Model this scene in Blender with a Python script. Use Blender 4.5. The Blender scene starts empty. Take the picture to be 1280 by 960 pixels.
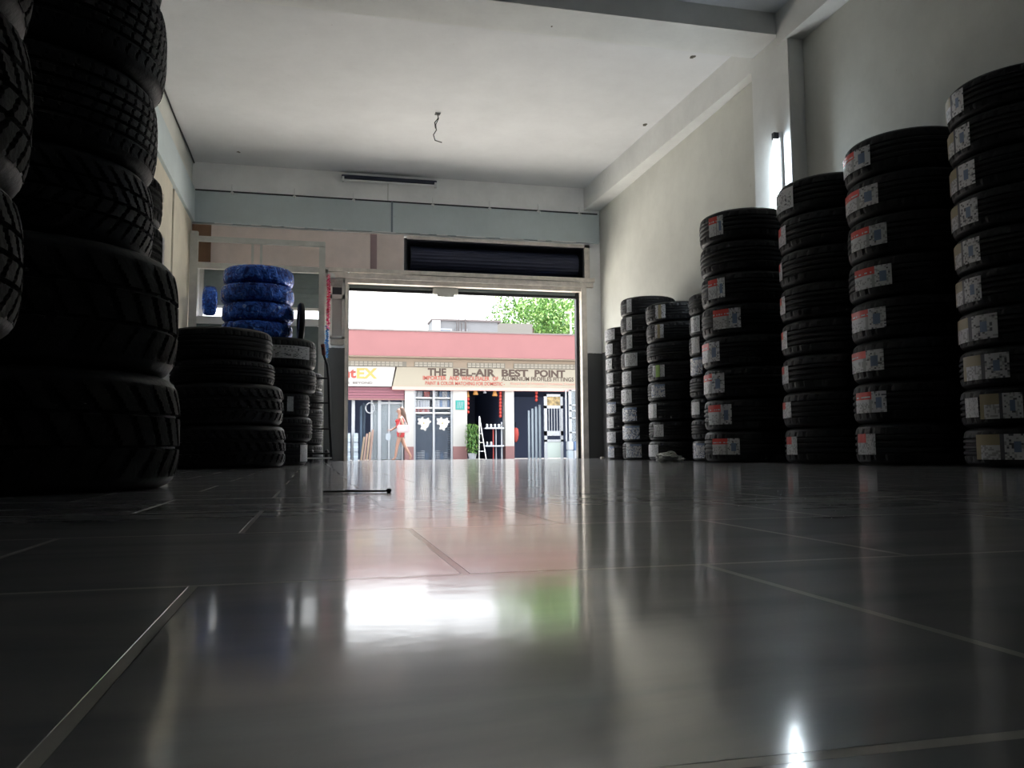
import bpy, bmesh, math, random
from mathutils import Vector, Matrix
random.seed(7)
PI = math.pi
sc = bpy.context.scene
COL = sc.collection

# ------------------------------------------------------------------ camera
FPX = 1038.0
CAM = Vector((0, 0, 0.0964))
CR = Vector((0.9728266, -0.2314028, -0.00782049))
CD = Vector((0.01137538, 0.08150393, -0.9966081))
CF = Vector((0.2312553, 0.96943791, 0.08192149))
cd = bpy.data.cameras.new('camera'); cam = bpy.data.objects.new('camera', cd); COL.objects.link(cam)
cd.sensor_width = 36; cd.lens = FPX / 1280 * 36; cd.clip_start = 0.01; cd.clip_end = 400
m = Matrix.Identity(4)
for i, v in enumerate((CR, -CD, -CF)):
    for j in range(3): m[j][i] = v[j]
m.translation = CAM
cam.matrix_world = m
sc.camera = cam
# ------------------------------------------------------------------ light
world = bpy.data.worlds.new('overcast_sky'); sc.world = world; world.use_nodes = True
bg = world.node_tree.nodes['Background']
bg.inputs[0].default_value = (0.94, 0.97, 1.0, 1); bg.inputs[1].default_value = 4.3
sd = bpy.data.lights.new('sun', 'SUN'); sd.energy = 38; sd.angle = math.radians(6); sd.color = (1, .95, .88)
sun = bpy.data.objects.new('sun', sd); COL.objects.link(sun)
sun.rotation_euler = Vector((0.55, 0.30, 1.5)).to_track_quat('Z', 'Y').to_euler()
sc.view_settings.view_transform = 'Standard'; sc.view_settings.look = 'None'
sc.view_settings.exposure = 0.0; sc.view_settings.gamma = 1; sc.view_settings.use_curve_mapping = False
sc.cycles.max_bounces = 12; sc.cycles.diffuse_bounces = 8; sc.cycles.glossy_bounces = 6
sc.cycles.sample_clamp_indirect = 12
sc.cycles.use_denoising = True

# ------------------------------------------------------------------ helpers
def ray(px, py):
    return CR * ((px - 640) / FPX) + CD * ((py - 480) / FPX) + CF
def onY(px, py, Y):
    d = ray(px, py); return CAM + d * (Y / d.y)
def onX(px, py, X):
    d = ray(px, py); return CAM + d * (X / d.x)
def onZ(px, py, Z):
    d = ray(px, py); return CAM + d * ((Z - CAM.z) / d.z)

def mat(name, col, rough=.6, metal=0, noise=0, nscale=6, bump=0, bscale=30, spec=.5, emit=None, trans=0, alpha=1):
    M = bpy.data.materials.new(name); M.use_nodes = True
    nt = M.node_tree; b = nt.nodes['Principled BSDF']
    b.inputs['Base Color'].default_value = (*col, 1); b.inputs['Roughness'].default_value = rough
    b.inputs['Metallic'].default_value = metal; b.inputs['Specular IOR Level'].default_value = spec
    b.inputs['Transmission Weight'].default_value = trans; b.inputs['Alpha'].default_value = alpha
    if emit: b.inputs['Emission Color'].default_value = (*emit[0], 1); b.inputs['Emission Strength'].default_value = emit[1]
    tc = nt.nodes.new('ShaderNodeTexCoord')
    if noise:
        n = nt.nodes.new('ShaderNodeTexNoise'); n.inputs['Scale'].default_value = nscale; n.inputs['Detail'].default_value = 8
        n.inputs['Roughness'].default_value = .65
        nt.links.new(tc.outputs['Object'], n.inputs['Vector'])
        r = nt.nodes.new('ShaderNodeValToRGB'); r.color_ramp.elements[0].position = .3; r.color_ramp.elements[1].position = .7
        r.color_ramp.elements[0].color = (*[c * (1 - noise) for c in col], 1)
        r.color_ramp.elements[1].color = (*[min(1, c * (1 + noise * .5)) for c in col], 1)
        nt.links.new(n.outputs['Fac'], r.inputs[0]); nt.links.new(r.outputs[0], b.inputs['Base Color'])
    if bump:
        n = nt.nodes.new('ShaderNodeTexNoise'); n.inputs['Scale'].default_value = bscale; n.inputs['Detail'].default_value = 6
        nt.links.new(tc.outputs['Object'], n.inputs['Vector'])
        bp = nt.nodes.new('ShaderNodeBump'); bp.inputs['Strength'].default_value = bump; bp.inputs['Distance'].default_value = .02
        nt.links.new(n.outputs['Fac'], bp.inputs['Height']); nt.links.new(bp.outputs[0], b.inputs['Normal'])
    return M

def plaster(name, col, dado=None, dz=1.55, amount=.12):
    """painted plaster with blotches, scuffs and a darker painted dado below dz"""
    M = bpy.data.materials.new(name); M.use_nodes = True
    nt = M.node_tree; L = nt.links.new; b = nt.nodes['Principled BSDF']; b.inputs['Roughness'].default_value = .75
    geo = nt.nodes.new('ShaderNodeNewGeometry')
    n1 = nt.nodes.new('ShaderNodeTexNoise'); n1.inputs['Scale'].default_value = 1.3; n1.inputs['Detail'].default_value = 9; n1.inputs['Roughness'].default_value = .7
    L(geo.outputs['Position'], n1.inputs['Vector'])
    r1 = nt.nodes.new('ShaderNodeValToRGB'); r1.color_ramp.elements[0].position = .32; r1.color_ramp.elements[1].position = .66
    r1.color_ramp.elements[0].color = (*[c * (1 - amount) for c in col], 1); r1.color_ramp.elements[1].color = (*[min(.95, c * (1 + amount * .4)) for c in col], 1)
    L(n1.outputs['Fac'], r1.inputs[0])
    n2 = nt.nodes.new('ShaderNodeTexNoise'); n2.inputs['Scale'].default_value = 14; n2.inputs['Detail'].default_value = 10; n2.inputs['Roughness'].default_value = .75
    mp = nt.nodes.new('ShaderNodeMapping'); mp.inputs['Scale'].default_value = (1, 1, .45)
    L(geo.outputs['Position'], mp.inputs[0]); L(mp.outputs[0], n2.inputs['Vector'])
    r2 = nt.nodes.new('ShaderNodeValToRGB'); r2.color_ramp.elements[0].position = .27; r2.color_ramp.elements[1].position = .36
    r2.color_ramp.elements[0].color = (.62, .6, .56, 1); r2.color_ramp.elements[1].color = (1, 1, 1, 1)
    L(n2.outputs['Fac'], r2.inputs[0])
    mx = nt.nodes.new('ShaderNodeMix'); mx.data_type = 'RGBA'; mx.blend_type = 'MULTIPLY'; mx.inputs[0].default_value = .8
    L(r1.outputs[0], mx.inputs[6]); L(r2.outputs[0], mx.inputs[7])
    out = mx.outputs[2]
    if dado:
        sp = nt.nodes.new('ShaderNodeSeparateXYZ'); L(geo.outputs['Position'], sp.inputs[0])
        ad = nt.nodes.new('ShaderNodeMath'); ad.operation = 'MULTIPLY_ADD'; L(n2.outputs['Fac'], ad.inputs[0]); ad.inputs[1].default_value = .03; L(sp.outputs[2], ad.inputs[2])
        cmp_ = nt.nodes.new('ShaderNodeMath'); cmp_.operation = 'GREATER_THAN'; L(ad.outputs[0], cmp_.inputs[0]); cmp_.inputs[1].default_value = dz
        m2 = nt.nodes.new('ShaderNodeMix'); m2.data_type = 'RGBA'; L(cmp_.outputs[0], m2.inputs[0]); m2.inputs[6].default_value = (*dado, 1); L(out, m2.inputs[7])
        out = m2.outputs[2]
    L(out, b.inputs['Base Color'])
    bp = nt.nodes.new('ShaderNodeBump'); bp.inputs['Strength'].default_value = .25; bp.inputs['Distance'].default_value = .01
    L(n2.outputs['Fac'], bp.inputs['Height']); L(bp.outputs[0], b.inputs['Normal'])
    return M

def obj(name, bm, mats, parent=None, smooth=False, loc=None):
    me = bpy.data.meshes.new(name)
    if smooth:
        for f in bm.faces: f.smooth = True
    bm.to_mesh(me); bm.free()
    for mm in (mats if isinstance(mats, (list, tuple)) else [mats]): me.materials.append(mm)
    o = bpy.data.objects.new(name, me); COL.objects.link(o)
    if parent: o.parent = parent
    if loc is not None: o.location = loc
    return o
def tag(o, label, cat, group=None, kind=None):
    o['label'] = label; o['category'] = cat
    if group: o['group'] = group
    if kind: o['kind'] = kind
    return o
def thing(name, label, cat, loc=(0, 0, 0), rz=0, group=None):
    o = bpy.data.objects.new(name, None); COL.objects.link(o); o.empty_display_size = .1
    o.location = loc; o.rotation_euler = (0, 0, rz)
    return tag(o, label, cat, group)
def struct(name, bm, mats, smooth=False):
    o = obj(name, bm, mats, smooth=smooth); o['kind'] = 'structure'; return o
def box(bm, x0, x1, y0, y1, z0, z1, mi=0, bev=0):
    r = bmesh.ops.create_cube(bm, size=1)
    vs = r['verts']
    for v in vs:
        v.co = Vector(((x0 + x1) / 2 + v.co.x * (x1 - x0), (y0 + y1) / 2 + v.co.y * (y1 - y0), (z0 + z1) / 2 + v.co.z * (z1 - z0)))
    fs = set(f for v in vs for f in v.link_faces)
    for f in fs: f.material_index = mi
    if bev:
        es = set(e for v in vs for e in v.link_edges)
        bmesh.ops.bevel(bm, geom=list(es), offset=bev, segments=2, affect='EDGES')
    return vs
def B(*a, **k):
    bm = bmesh.new(); box(bm, *a, **k); return bm
def tube(bm, pts, r, seg=8, mi=0, cap=True):
    pts = [Vector(p) for p in pts]; rings = []
    rr = r if isinstance(r, (list, tuple)) else [r] * len(pts)
    for i, p in enumerate(pts):
        t = (pts[min(i + 1, len(pts) - 1)] - pts[max(i - 1, 0)]).normalized()
        a = Vector((0, 0, 1)) if abs(t.z) < .9 else Vector((1, 0, 0))
        u = t.cross(a).normalized(); w = t.cross(u)
        rings.append([bm.verts.new(p + (u * math.cos(2 * PI * k / seg) + w * math.sin(2 * PI * k / seg)) * rr[i]) for k in range(seg)])
    for a, b in zip(rings, rings[1:]):
        for k in range(seg):
            f = bm.faces.new((a[k], a[(k + 1) % seg], b[(k + 1) % seg], b[k])); f.material_index = mi
    if cap:
        bm.faces.new(rings[0][::-1]).material_index = mi; bm.faces.new(rings[-1]).material_index = mi
def lathe(bm, prof, seg=24, mi=0, center=(0, 0, 0), closed=False):
    c = Vector(center); rings = []
    for r, z in prof:
        rings.append([bm.verts.new(c + Vector((r * math.cos(2 * PI * k / seg), r * math.sin(2 * PI * k / seg), z))) for k in range(seg)])
    pairs = list(zip(rings, rings[1:]))
    if closed: pairs.append((rings[-1], rings[0]))
    for a, b in pairs:
        for k in range(seg):
            f = bm.faces.new((a[k], a[(k + 1) % seg], b[(k + 1) % seg], b[k])); f.material_index = mi
    if not closed:
        for rg, fl in ((rings[0], True), (rings[-1], False)):
            try: f = bm.faces.new(rg[::-1] if fl else rg); f.material_index = mi
            except Exception: pass
def text_bm(s, x0, x1, z0, z1, y, depth=.01, fat=0.0):
    """lettering facing -Y fitted into the rectangle"""
    cu = bpy.data.curves.new('t', 'FONT'); cu.body = s; cu.offset = fat; cu.extrude = .02; cu.resolution_u = 3
    o = bpy.data.objects.new('t', cu); COL.objects.link(o)
    bpy.context.view_layer.update()
    me = bpy.data.meshes.new_from_object(o.evaluated_get(bpy.context.evaluated_depsgraph_get()))
    xs = [v.co.x for v in me.vertices]; ys = [v.co.y for v in me.vertices]
    ax, bx_, ay, by = min(xs), max(xs), min(ys), max(ys)
    for v in me.vertices:
        X = x0 + (v.co.x - ax) / (bx_ - ax) * (x1 - x0); Z = z0 + (v.co.y - ay) / (by - ay) * (z1 - z0)
        v.co = Vector((X, y - (v.co.z / .04 + .5) * depth, Z))
    bm = bmesh.new(); bm.from_mesh(me)
    bpy.data.objects.remove(o); bpy.data.curves.remove(cu); bpy.data.meshes.remove(me)
    return bm
def clone(src, parent=None):
    c = src.copy(); COL.objects.link(c)
    if parent: c.parent = parent
    for ch in list(src.children): clone(ch, c)
    return c

# ------------------------------------------------------------------ materials
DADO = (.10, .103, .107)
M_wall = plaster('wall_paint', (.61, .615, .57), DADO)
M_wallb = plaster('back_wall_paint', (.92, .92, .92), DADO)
M_ceil = plaster('ceiling_paint', (.68, .69, .705), None, amount=.08)
M_beam = plaster('beam_paint', (.72, .73, .72), None)
M_band = plaster('grey_green_band_paint', (.51, .58, .60), None, amount=.1)
M_alu = mat('painted_metal_frame', (.60, .60, .57), .45, .1, noise=.15, nscale=8)
M_wood = mat('pale_timber', (.76, .70, .64), .6, noise=.25, nscale=9)
M_ply = mat('pinkish_plywood', (.78, .67, .63), .7, noise=.12, nscale=3)
M_plyc = mat('cream_plywood', (.60, .56, .46), .7, noise=.12, nscale=3)
M_brown = mat('brown_strip', (.20, .11, .06), .6, noise=.2)
M_mauve = mat('mauve_tape', (.32, .22, .23), .6)
M_dark = mat('dark_housing', (.012, .013, .02), .6)
M_navy = mat('navy_shutter_roll', (.018, .022, .05), .5, .2)
M_slat = mat('grey_green_shutter', (.20, .24, .24), .5, .2, noise=.15)
M_black = mat('black_metal', (.012, .012, .014), .4, .5)
M_white = mat('white_plastic', (.8, .8, .8), .35)
M_chrome = mat('steel', (.6, .6, .6), .25, 1)
M_rub = mat('tyre_rubber', (.010, .010, .012), .5, noise=.3, nscale=20, bump=.12, bscale=60, spec=.35)
M_tread = mat('tyre_tread_rubber', (.010, .010, .012), .55, noise=.3, nscale=25, bump=.15, bscale=80, spec=.35)
M_dust = mat('dusty_tread_rubber', (.026, .025, .023), .75, noise=.45, nscale=18, bump=.2, bscale=70, spec=.25)
S_MATS = [mat('label_paper', (.62, .62, .64), .45), mat('label_red', (.72, .06, .045), .4), mat('label_ink', (.09, .09, .11), .5),
          mat('label_blue', (.16, .22, .36), .45), mat('label_gold', (.36, .30, .18), .45), mat('label_green', (.30, .50, .10), .45),
          mat('label_grey', (.36, .36, .37), .5)]

# ================================================================== ROOM
XL, XR, XN, YB, YF, ZC = -1.62, 4.10, 4.15, 11.5, -3.5, 4.0
# floor: staggered glossy ceramic tiles, 40 cm
def floor_mat():
    M = bpy.data.materials.new('marbled_floor_tiles'); M.use_nodes = True
    nt = M.node_tree; L = nt.links.new; b = nt.nodes['Principled BSDF']
    geo = nt.nodes.new('ShaderNodeNewGeometry')
    mp = nt.nodes.new('ShaderNodeMapping'); mp.inputs['Location'].default_value = (3.961, -.242 + 4.18, 0)
    L(geo.outputs['Position'], mp.inputs[0])
    br = nt.nodes.new('ShaderNodeTexBrick'); br.offset = .5; br.offset_frequency = 2
    br.inputs['Scale'].default_value = 1; br.inputs['Brick Width'].default_value = .408; br.inputs['Row Height'].default_value = .418
    br.inputs['Mortar Size'].default_value = .0038; br.inputs['Mortar Smooth'].default_value = .15; br.inputs['Bias'].default_value = 0
    br.inputs['Color1'].default_value = (1, 1, 1, 1); br.inputs['Color2'].default_value = (.86, .86, .86, 1); br.inputs['Mortar'].default_value = (1, 1, 1, 1)
    L(mp.outputs[0], br.inputs['Vector'])
    w = nt.nodes.new('ShaderNodeTexNoise'); w.inputs['Scale'].default_value = 5; w.inputs['Detail'].default_value = 9; w.inputs['Distortion'].default_value = 1.6
    m2 = nt.nodes.new('ShaderNodeMapping'); m2.inputs['Scale'].default_value = (.35, 1.5, 1); m2.inputs['Rotation'].default_value = (0, 0, .35)
    L(geo.outputs['Position'], m2.inputs[0]); L(m2.outputs[0], w.inputs['Vector'])
    r = nt.nodes.new('ShaderNodeValToRGB'); r.color_ramp.elements[0].position = .35; r.color_ramp.elements[1].position = .68
    r.color_ramp.elements[0].color = (.20, .21, .235, 1); r.color_ramp.elements[1].color = (.34, .335, .345, 1)
    L(w.outputs['Fac'], r.inputs[0])
    mm = nt.nodes.new('ShaderNodeMix'); mm.data_type = 'RGBA'; mm.blend_type = 'MULTIPLY'; mm.inputs[0].default_value = 1
    L(r.outputs[0], mm.inputs[6]); L(br.outputs['Color'], mm.inputs[7])
    mo = nt.nodes.new('ShaderNodeMix'); mo.data_type = 'RGBA'; L(br.outputs['Fac'], mo.inputs[0]); L(mm.outputs[2], mo.inputs[6]); mo.inputs[7].default_value = (.62, .60, .57, 1)
    L(mo.outputs[2], b.inputs['Base Color'])
    # roughness
    n3 = nt.nodes.new('ShaderNodeTexNoise'); n3.inputs['Scale'].default_value = 9; n3.inputs['Detail'].default_value = 5
    L(geo.outputs['Position'], n3.inputs['Vector'])
    mr = nt.nodes.new('ShaderNodeMapRange'); mr.inputs[3].default_value = .34; mr.inputs[4].default_value = .44
    L(n3.outputs['Fac'], mr.inputs[0])
    mr2 = nt.nodes.new('ShaderNodeMix'); mr2.data_type = 'FLOAT'; L(br.outputs['Fac'], mr2.inputs[0]); L(mr.outputs[0], mr2.inputs[2]); mr2.inputs[3].default_value = .6
    L(mr2.outputs[0], b.inputs['Roughness'])
    # gentle waviness of the glaze + recessed joints
    n4 = nt.nodes.new('ShaderNodeTexNoise'); n4.inputs['Scale'].default_value = 16; n4.inputs['Detail'].default_value = 3
    L(geo.outputs['Position'], n4.inputs['Vector'])
    b1 = nt.nodes.new('ShaderNodeBump'); b1.inputs['Strength'].default_value = .035; b1.inputs['Distance'].default_value = .006
    L(n4.outputs['Fac'], b1.inputs['Height'])
    b2 = nt.nodes.new('ShaderNodeBump'); b2.invert = True; b2.inputs['Strength'].default_value = .6; b2.inputs['Distance'].default_value = .002
    L(br.outputs['Fac'], b2.inputs['Height']); L(b1.outputs[0], b2.inputs['Normal']); L(b2.outputs[0], b.inputs['Normal'])
    b.inputs['IOR'].default_value = 1.5; b.inputs['Coat Weight'].default_value = .85; b.inputs['Coat IOR'].default_value = 1.75; b.inputs['Coat Roughness'].default_value = .10; b.inputs['Specular IOR Level'].default_value = .35
    cw = nt.nodes.new('ShaderNodeMath'); cw.operation = 'MULTIPLY_ADD'; L(br.outputs['Fac'], cw.inputs[0]); cw.inputs[1].default_value = -.05; cw.inputs[2].default_value = .85; L(cw.outputs[0], b.inputs['Coat Weight']); L(b2.outputs[0], b.inputs['Coat Normal'])
    return M
struct('floor', B(XL - .2, XN + .2, YF - .2, YB + .28, -.12, 0), floor_mat())
struct('ceiling', B(XL - .2, XN + .2, YF - .2, YB + .25, ZC, ZC + .2), M_ceil)
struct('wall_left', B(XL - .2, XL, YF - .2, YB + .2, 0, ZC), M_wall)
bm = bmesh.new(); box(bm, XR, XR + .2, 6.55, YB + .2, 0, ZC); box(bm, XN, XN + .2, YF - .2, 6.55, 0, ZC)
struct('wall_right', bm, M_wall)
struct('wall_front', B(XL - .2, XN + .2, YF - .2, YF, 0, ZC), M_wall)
# back wall with its window and door openings
DX0, DX1, DZ = .43, 3.79, 2.47
WX0, WX1, WZ0, WZ1 = -1.50, .16, 2.03, 2.62
bm = bmesh.new()
box(bm, XL, XR, YB, YB + .2, 3.13, ZC)                     # header
box(bm, WX1, DX0, YB, YB + .2, 0, 3.13)                    # pier between window and door
box(bm, DX1 + .08, XR, YB, YB + .2, 0, 3.13)               # right pier
box(bm, XL, WX0, YB, YB + .2, 0, 3.13)
box(bm, WX0, WX1, YB, YB + .2, 0, 1.35)                    # below the window
box(bm, WX0, WX1, YB, YB + .2, WZ1, 3.13)
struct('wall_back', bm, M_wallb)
# grey green fascia band, turning onto the left wall
bm = bmesh.new(); box(bm, XL + .05, XR - .02, YB - .05, YB, 3.17, 3.60); box(bm, XL, XL + .05, 4.4, YB, 3.17, 3.60)
struct('trim_1', bm, M_band)
bm = bmesh.new()
box(bm, XL + .05, XR - .05, YB - .062, YB - .05, 3.595, 3.612)
o = struct('trim_2', bm, M_dark)
bm = bmesh.new(); x = XL + .3
while x < XR - .3:
    w = random.uniform(.1, .5); box(bm, x, min(x + w, XR - .2), YB - .058, YB - .05, 3.158 + random.uniform(0, .006), 3.17); x += w + random.uniform(.02, .35)
struct('trim_3', bm, M_white)
# beams and the column
struct('trim_4', B(XL, XN, 6.40, 6.86, 3.80, ZC), M_beam)       # cross beam
bm = bmesh.new(); vs = box(bm, 3.86, XR, 6.86, YB, 3.67, ZC)
for v in vs:
    if v.co.x < 4 and v.co.y < 7: v.co.x = 4.0
struct('trim_5', bm, M_beam)        # beam over the right wall
struct('trim_6', B(3.98, XN, YF, 6.40, 3.70, ZC), M_beam)        # same, nearer bay
struct('trim_7', B(4.00, XN, 6.25, 6.88, 0, 3.80, bev=.008), M_beam)        # column
# added canopy, out of view, keeps the sun off the threshold
struct('trim_added_canopy', B(XL - .2, XN + .3, YB + .2, YB + 1.5, 3.35, 3.5), M_beam)
# door frame
bm = bmesh.new()
box(bm, .17, XR - .13, YB - .06, YB, 2.50, 2.57); box(bm, DX0 - .02, DX1 + .08, YB - .02, YB + .1, 2.44, 2.50)
box(bm, DX1, DX1 + .08, YB - .04, YB + .12, 0, 2.5); box(bm, DX0 - .035, DX0, YB - .03, YB + .1, 0, 2.5)
box(bm, .17, XR - .1, YB - .045, YB, 2.585, 2.64)
struct('door_1', bm, M_wood)
# ceiling patches and pipe holes are in the plaster; hooks along the band
hk = [(290, 242), (368, 246), (442, 252), (541, 256), (612, 258), (673, 260), (724, 262)]
for i, (px, py) in enumerate(hk):
    p = onY(px, py, YB - .07)
    bm = bmesh.new(); tube(bm, [(p.x, YB - .06, 3.70), (p.x, YB - .075, 3.66), (p.x, YB - .07, 3.58), (p.x + .01, YB - .10, 3.555), (p.x + .01, YB - .12, 3.58)], .007, 6)
    box(bm, p.x - .02, p.x + .02, YB - .065, YB - .05, 3.585, 3.60)
    which = ['nearest the left wall', 'second from left', 'below the unlit tube', 'fourth from left', 'fifth from left', 'second from the right wall', 'nearest the right wall'][i]
    tag(obj('wall_hook', bm, M_white), 'small white wall hook on top edge of the grey band, ' + which, 'hook', 'hooks along the grey band')

# ------------------------------------------------------------------ plywood panels above door / window
yb = YB - .012
t = thing('plywood_panel', 'pinkish plywood panel under grey band with a mauve vertical strip', 'panel', (0, yb, 2.64))
obj('board', B(-1.55, 1.195, -.02, .008, 0, .50), M_ply, t)
obj('strip', B(.73, .82, -.026, -.02, 0, .49), M_mauve, t)
obj('edge_batten', B(-1.60, -1.36, -.03, -.02, 0, .5), M_brown, t)
# left wall cream boards
for i, (y0, y1, n) in enumerate(((10.02, 11.4, 'beside the back corner'), (8.2, 9.9, 'left of the dark vertical gap'))):
    tag(obj('wall_board', B(XL, XL + .02, y0, y1, 1.6, 3.16), M_plyc), 'cream board on the left wall, ' + n, 'board', 'cream boards on the left wall')
# ------------------------------------------------------------------ roller shutter slot
t = thing('roller_shutter', 'dark rolled up shutter inside the slot above the doorway', 'shutter', (0, YB, 2.64))
bm = bmesh.new(); box(bm, 1.22, 3.85, .36, .40, 0, .47); box(bm, 1.22, 3.85, .0, .4, .44, .47); box(bm, 1.22, 3.85, .0, .4, -.02, .01)
box(bm, 1.2, 1.24, 0, .4, 0, .47); box(bm, 3.83, 3.87, 0, .4, 0, .47); obj('housing', bm, M_dark, t)
bm = bmesh.new()
n = 44
prof = [(.17 + .006 * (k % 2), 0) for k in range(n)]
ra = [[bm.verts.new((x, .19 + prof[k][0] * math.cos(2 * PI * k / n), .225 + prof[k][0] * math.sin(2 * PI * k / n))) for k in range(n)] for x in (1.3, 3.78)]
for k in range(n): bm.faces.new((ra[0][k], ra[0][(k + 1) % n], ra[1][(k + 1) % n], ra[1][k]))
bm.faces.new(ra[0]); bm.faces.new(ra[1][::-1]); obj('roll', bm, M_navy, t)
bm = bmesh.new()
for k in range(3): box(bm, DX0 + .02, DX1 - .02, .12, .14, -.175 - .075 * k + .08, -.105 - .075 * k + .08, bev=.006)
obj('curtain', bm, M_slat, t)
obj('bottom_bar', B(DX0 + .01, DX1 - .01, .105, .155, -.285, -.245, bev=.004), M_black, t)
bm = bmesh.new(); box(bm, 1.62, 1.98, .06, .13, -.30, -.20, bev=.01); box(bm, 1.68, 1.92, .05, .09, -.335, -.29, bev=.008); obj('lock_bracket', bm, M_alu, t)
obj('guide_rail', B(DX1 - .045, DX1, .08, .17, -2.64, -.2), M_black, t)
obj('guide_rail', B(DX0, DX0 + .02, .08, .17, -2.64, -.2), M_alu, t)
bm = bmesh.new(); box(bm, 1.24, 3.93, -.03, 0, .455, .50); box(bm, 3.85, 3.93, -.03, 0, -.02, .5); box(bm, 1.24, 3.93, -.04, 0, -.045, -.01)
obj('slot_frame', bm, M_wood, t)

# ------------------------------------------------------------------ window with half lowered shutter
t = thing('window_shutter', 'grey corrugated shutter half lowered over the back window behind blue tyres', 'shutter', (0, YB + .1, 2.03))
bm = bmesh.new()
z0 = .06
while z0 < .58:
    box(bm, WX0 + .01, WX1 - .01, 0, .02, z0, z0 + .067, bev=.006); z0 += .066
box(bm, WX0 + .01, WX1 - .01, .008, .014, .05, .59)
obj('curtain', bm, M_slat, t); obj('bottom_bar', B(WX0 + .01, WX1 - .01, -.01, .03, .02, .06, bev=.004), M_alu, t)
bm = bmesh.new()
for a in ((WX0, WX0 + .05, 1.35, WZ1), (WX1 - .05, WX1, 1.35, WZ1), (WX0, WX1, 1.35, 1.39), (WX0, WX1, WZ1 - .05, WZ1)): box(bm, a[0], a[1], YB + .02, YB + .08, a[2], a[3])
wf = struct('window_1', bm, M_alu)
# metal frame rack in front of the window
t = thing('metal_frame', 'tall grey metal display frame standing in front of the back window', 'frame', (0, 11.25, 0))
def bar(name, a, mm=M_alu): obj(name, B(*a, bev=.006), mm, t)
bar('post', (-1.59, -1.49, -.03, .03, 0, 2.99)); bar('post', (.04, .12, -.03, .03, 0, 2.86))
bar('top_rail', (-1.58, .12, -.025, .025, 2.86, 2.93)); bar('middle_rail', (-1.49, .04, -.025, .025, 2.50, 2.58)); bar('low_rail', (-1.49, .04, -.025, .025, 1.78, 1.88), M_white)
bar('strut', (-.83, -.80, -.02, .02, 2.58, 2.86)); bar('strut', (-.72, -.69, -.02, .02, 2.58, 2.86))
obj('lower_panel', B(-1.49, .04, 0, .012, .02, 1.78), M_slat, t)
# ------------------------------------------------------------------ things on the pier beside the door
t = thing('wall_cabinet', 'grey metal meter frame with a small dark pane beside the doorway', 'cabinet', (.30, YB, 1.6))
bm = bmesh.new(); box(bm, -.11, .09, -.05, 0, .06, .86); obj('back_plate', bm, mat('meter_plate', (.30, .30, .29), .5), t)
bm = bmesh.new()
for a in ((-.11, .09, .82, .86), (-.11, .09, .60, .66), (-.11, .09, .06, .09), (.05, .09, .06, .86), (-.11, -.08, .06, .86)): box(bm, a[0], a[1], -.07, -.05, a[2], a[3])
obj('frame', bm, M_alu, t); obj('pane', B(-.08, .05, -.058, -.05, .66, .82), M_dark, t)
obj('junction_box', B(-.10, .08, -.08, 0, -.03, .05, bev=.01), mat('old_plastic', (.42, .40, .36), .6, noise=.2), t)
t = thing('conduit_box', 'worn grey junction box with cable under the plywood panel', 'junction box', (.27, YB - .01, 2.50))
obj('cover', B(-.09, .10, -.07, 0, -.14, -.03, bev=.015), mat('grey_cover', (.34, .33, .31), .7, noise=.3, nscale=20), t)
bm = bmesh.new(); lathe(bm, [(.045, -.03), (.05, .0), (.03, .03)], 16, center=(-.06, -.05, .02)); obj('cap', bm, M_alu, t)

# ------------------------------------------------------------------ lamps
t = thing('tube_light', 'unlit dark fluorescent batten high on the wall above the grey band', 'light', (0, 0, 0))
a = onY(427, 217, YB - .06); b = onY(546, 221, YB - .06)
bm = bmesh.new(); box(bm, a.x, b.x, YB - .07, YB, 3.90, 3.945, bev=.005); obj('batten', bm, mat('dark_batten', (.03, .035, .07), .5), t)
bm = bmesh.new(); tube(bm, [(a.x + .03, YB - .08, 3.865), (b.x - .03, YB - .08, 3.865)], .014, 12); obj('tube', bm, M_white, t, smooth=True)
for x in (a.x + .02, b.x - .02): obj('lamp_holder', B(x - .015, x + .015, YB - .095, YB - .03, 3.845, 3.91), M_white, t)
bm = bmesh.new(); xm = (a.x + b.x) / 2 - .02; tube(bm, [(xm, YB - .01, 3.9), (xm, YB - .008, 3.61)], .006, 6); obj('cable', bm, M_alu, t)
t = thing('wall_tube_light', 'lit fluorescent tube mounted upright on the column by the tyre stacks', 'light', (0, 0, 0))
LX, LY = 3.995, 6.42
obj('batten', B(LX - .022, LX + .005, LY - .035, LY + .035, 1.66, 2.90, bev=.004), M_white, t)
bm = bmesh.new(); tube(bm, [(LX - .045, LY, 1.70), (LX - .045, LY, 2.84)], .018, 14)
obj('tube', bm, mat('lit_tube', (1, 1, 1), .4, emit=((.80, .92, 1.0), 70)), t, smooth=True)
obj('lamp_holder', B(LX - .07, LX - .01, LY - .02, LY + .02, 2.84, 2.90), M_dark, t); obj('lamp_holder', B(LX - .07, LX - .01, LY - .02, LY + .02, 1.64, 1.70), M_white, t)

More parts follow.
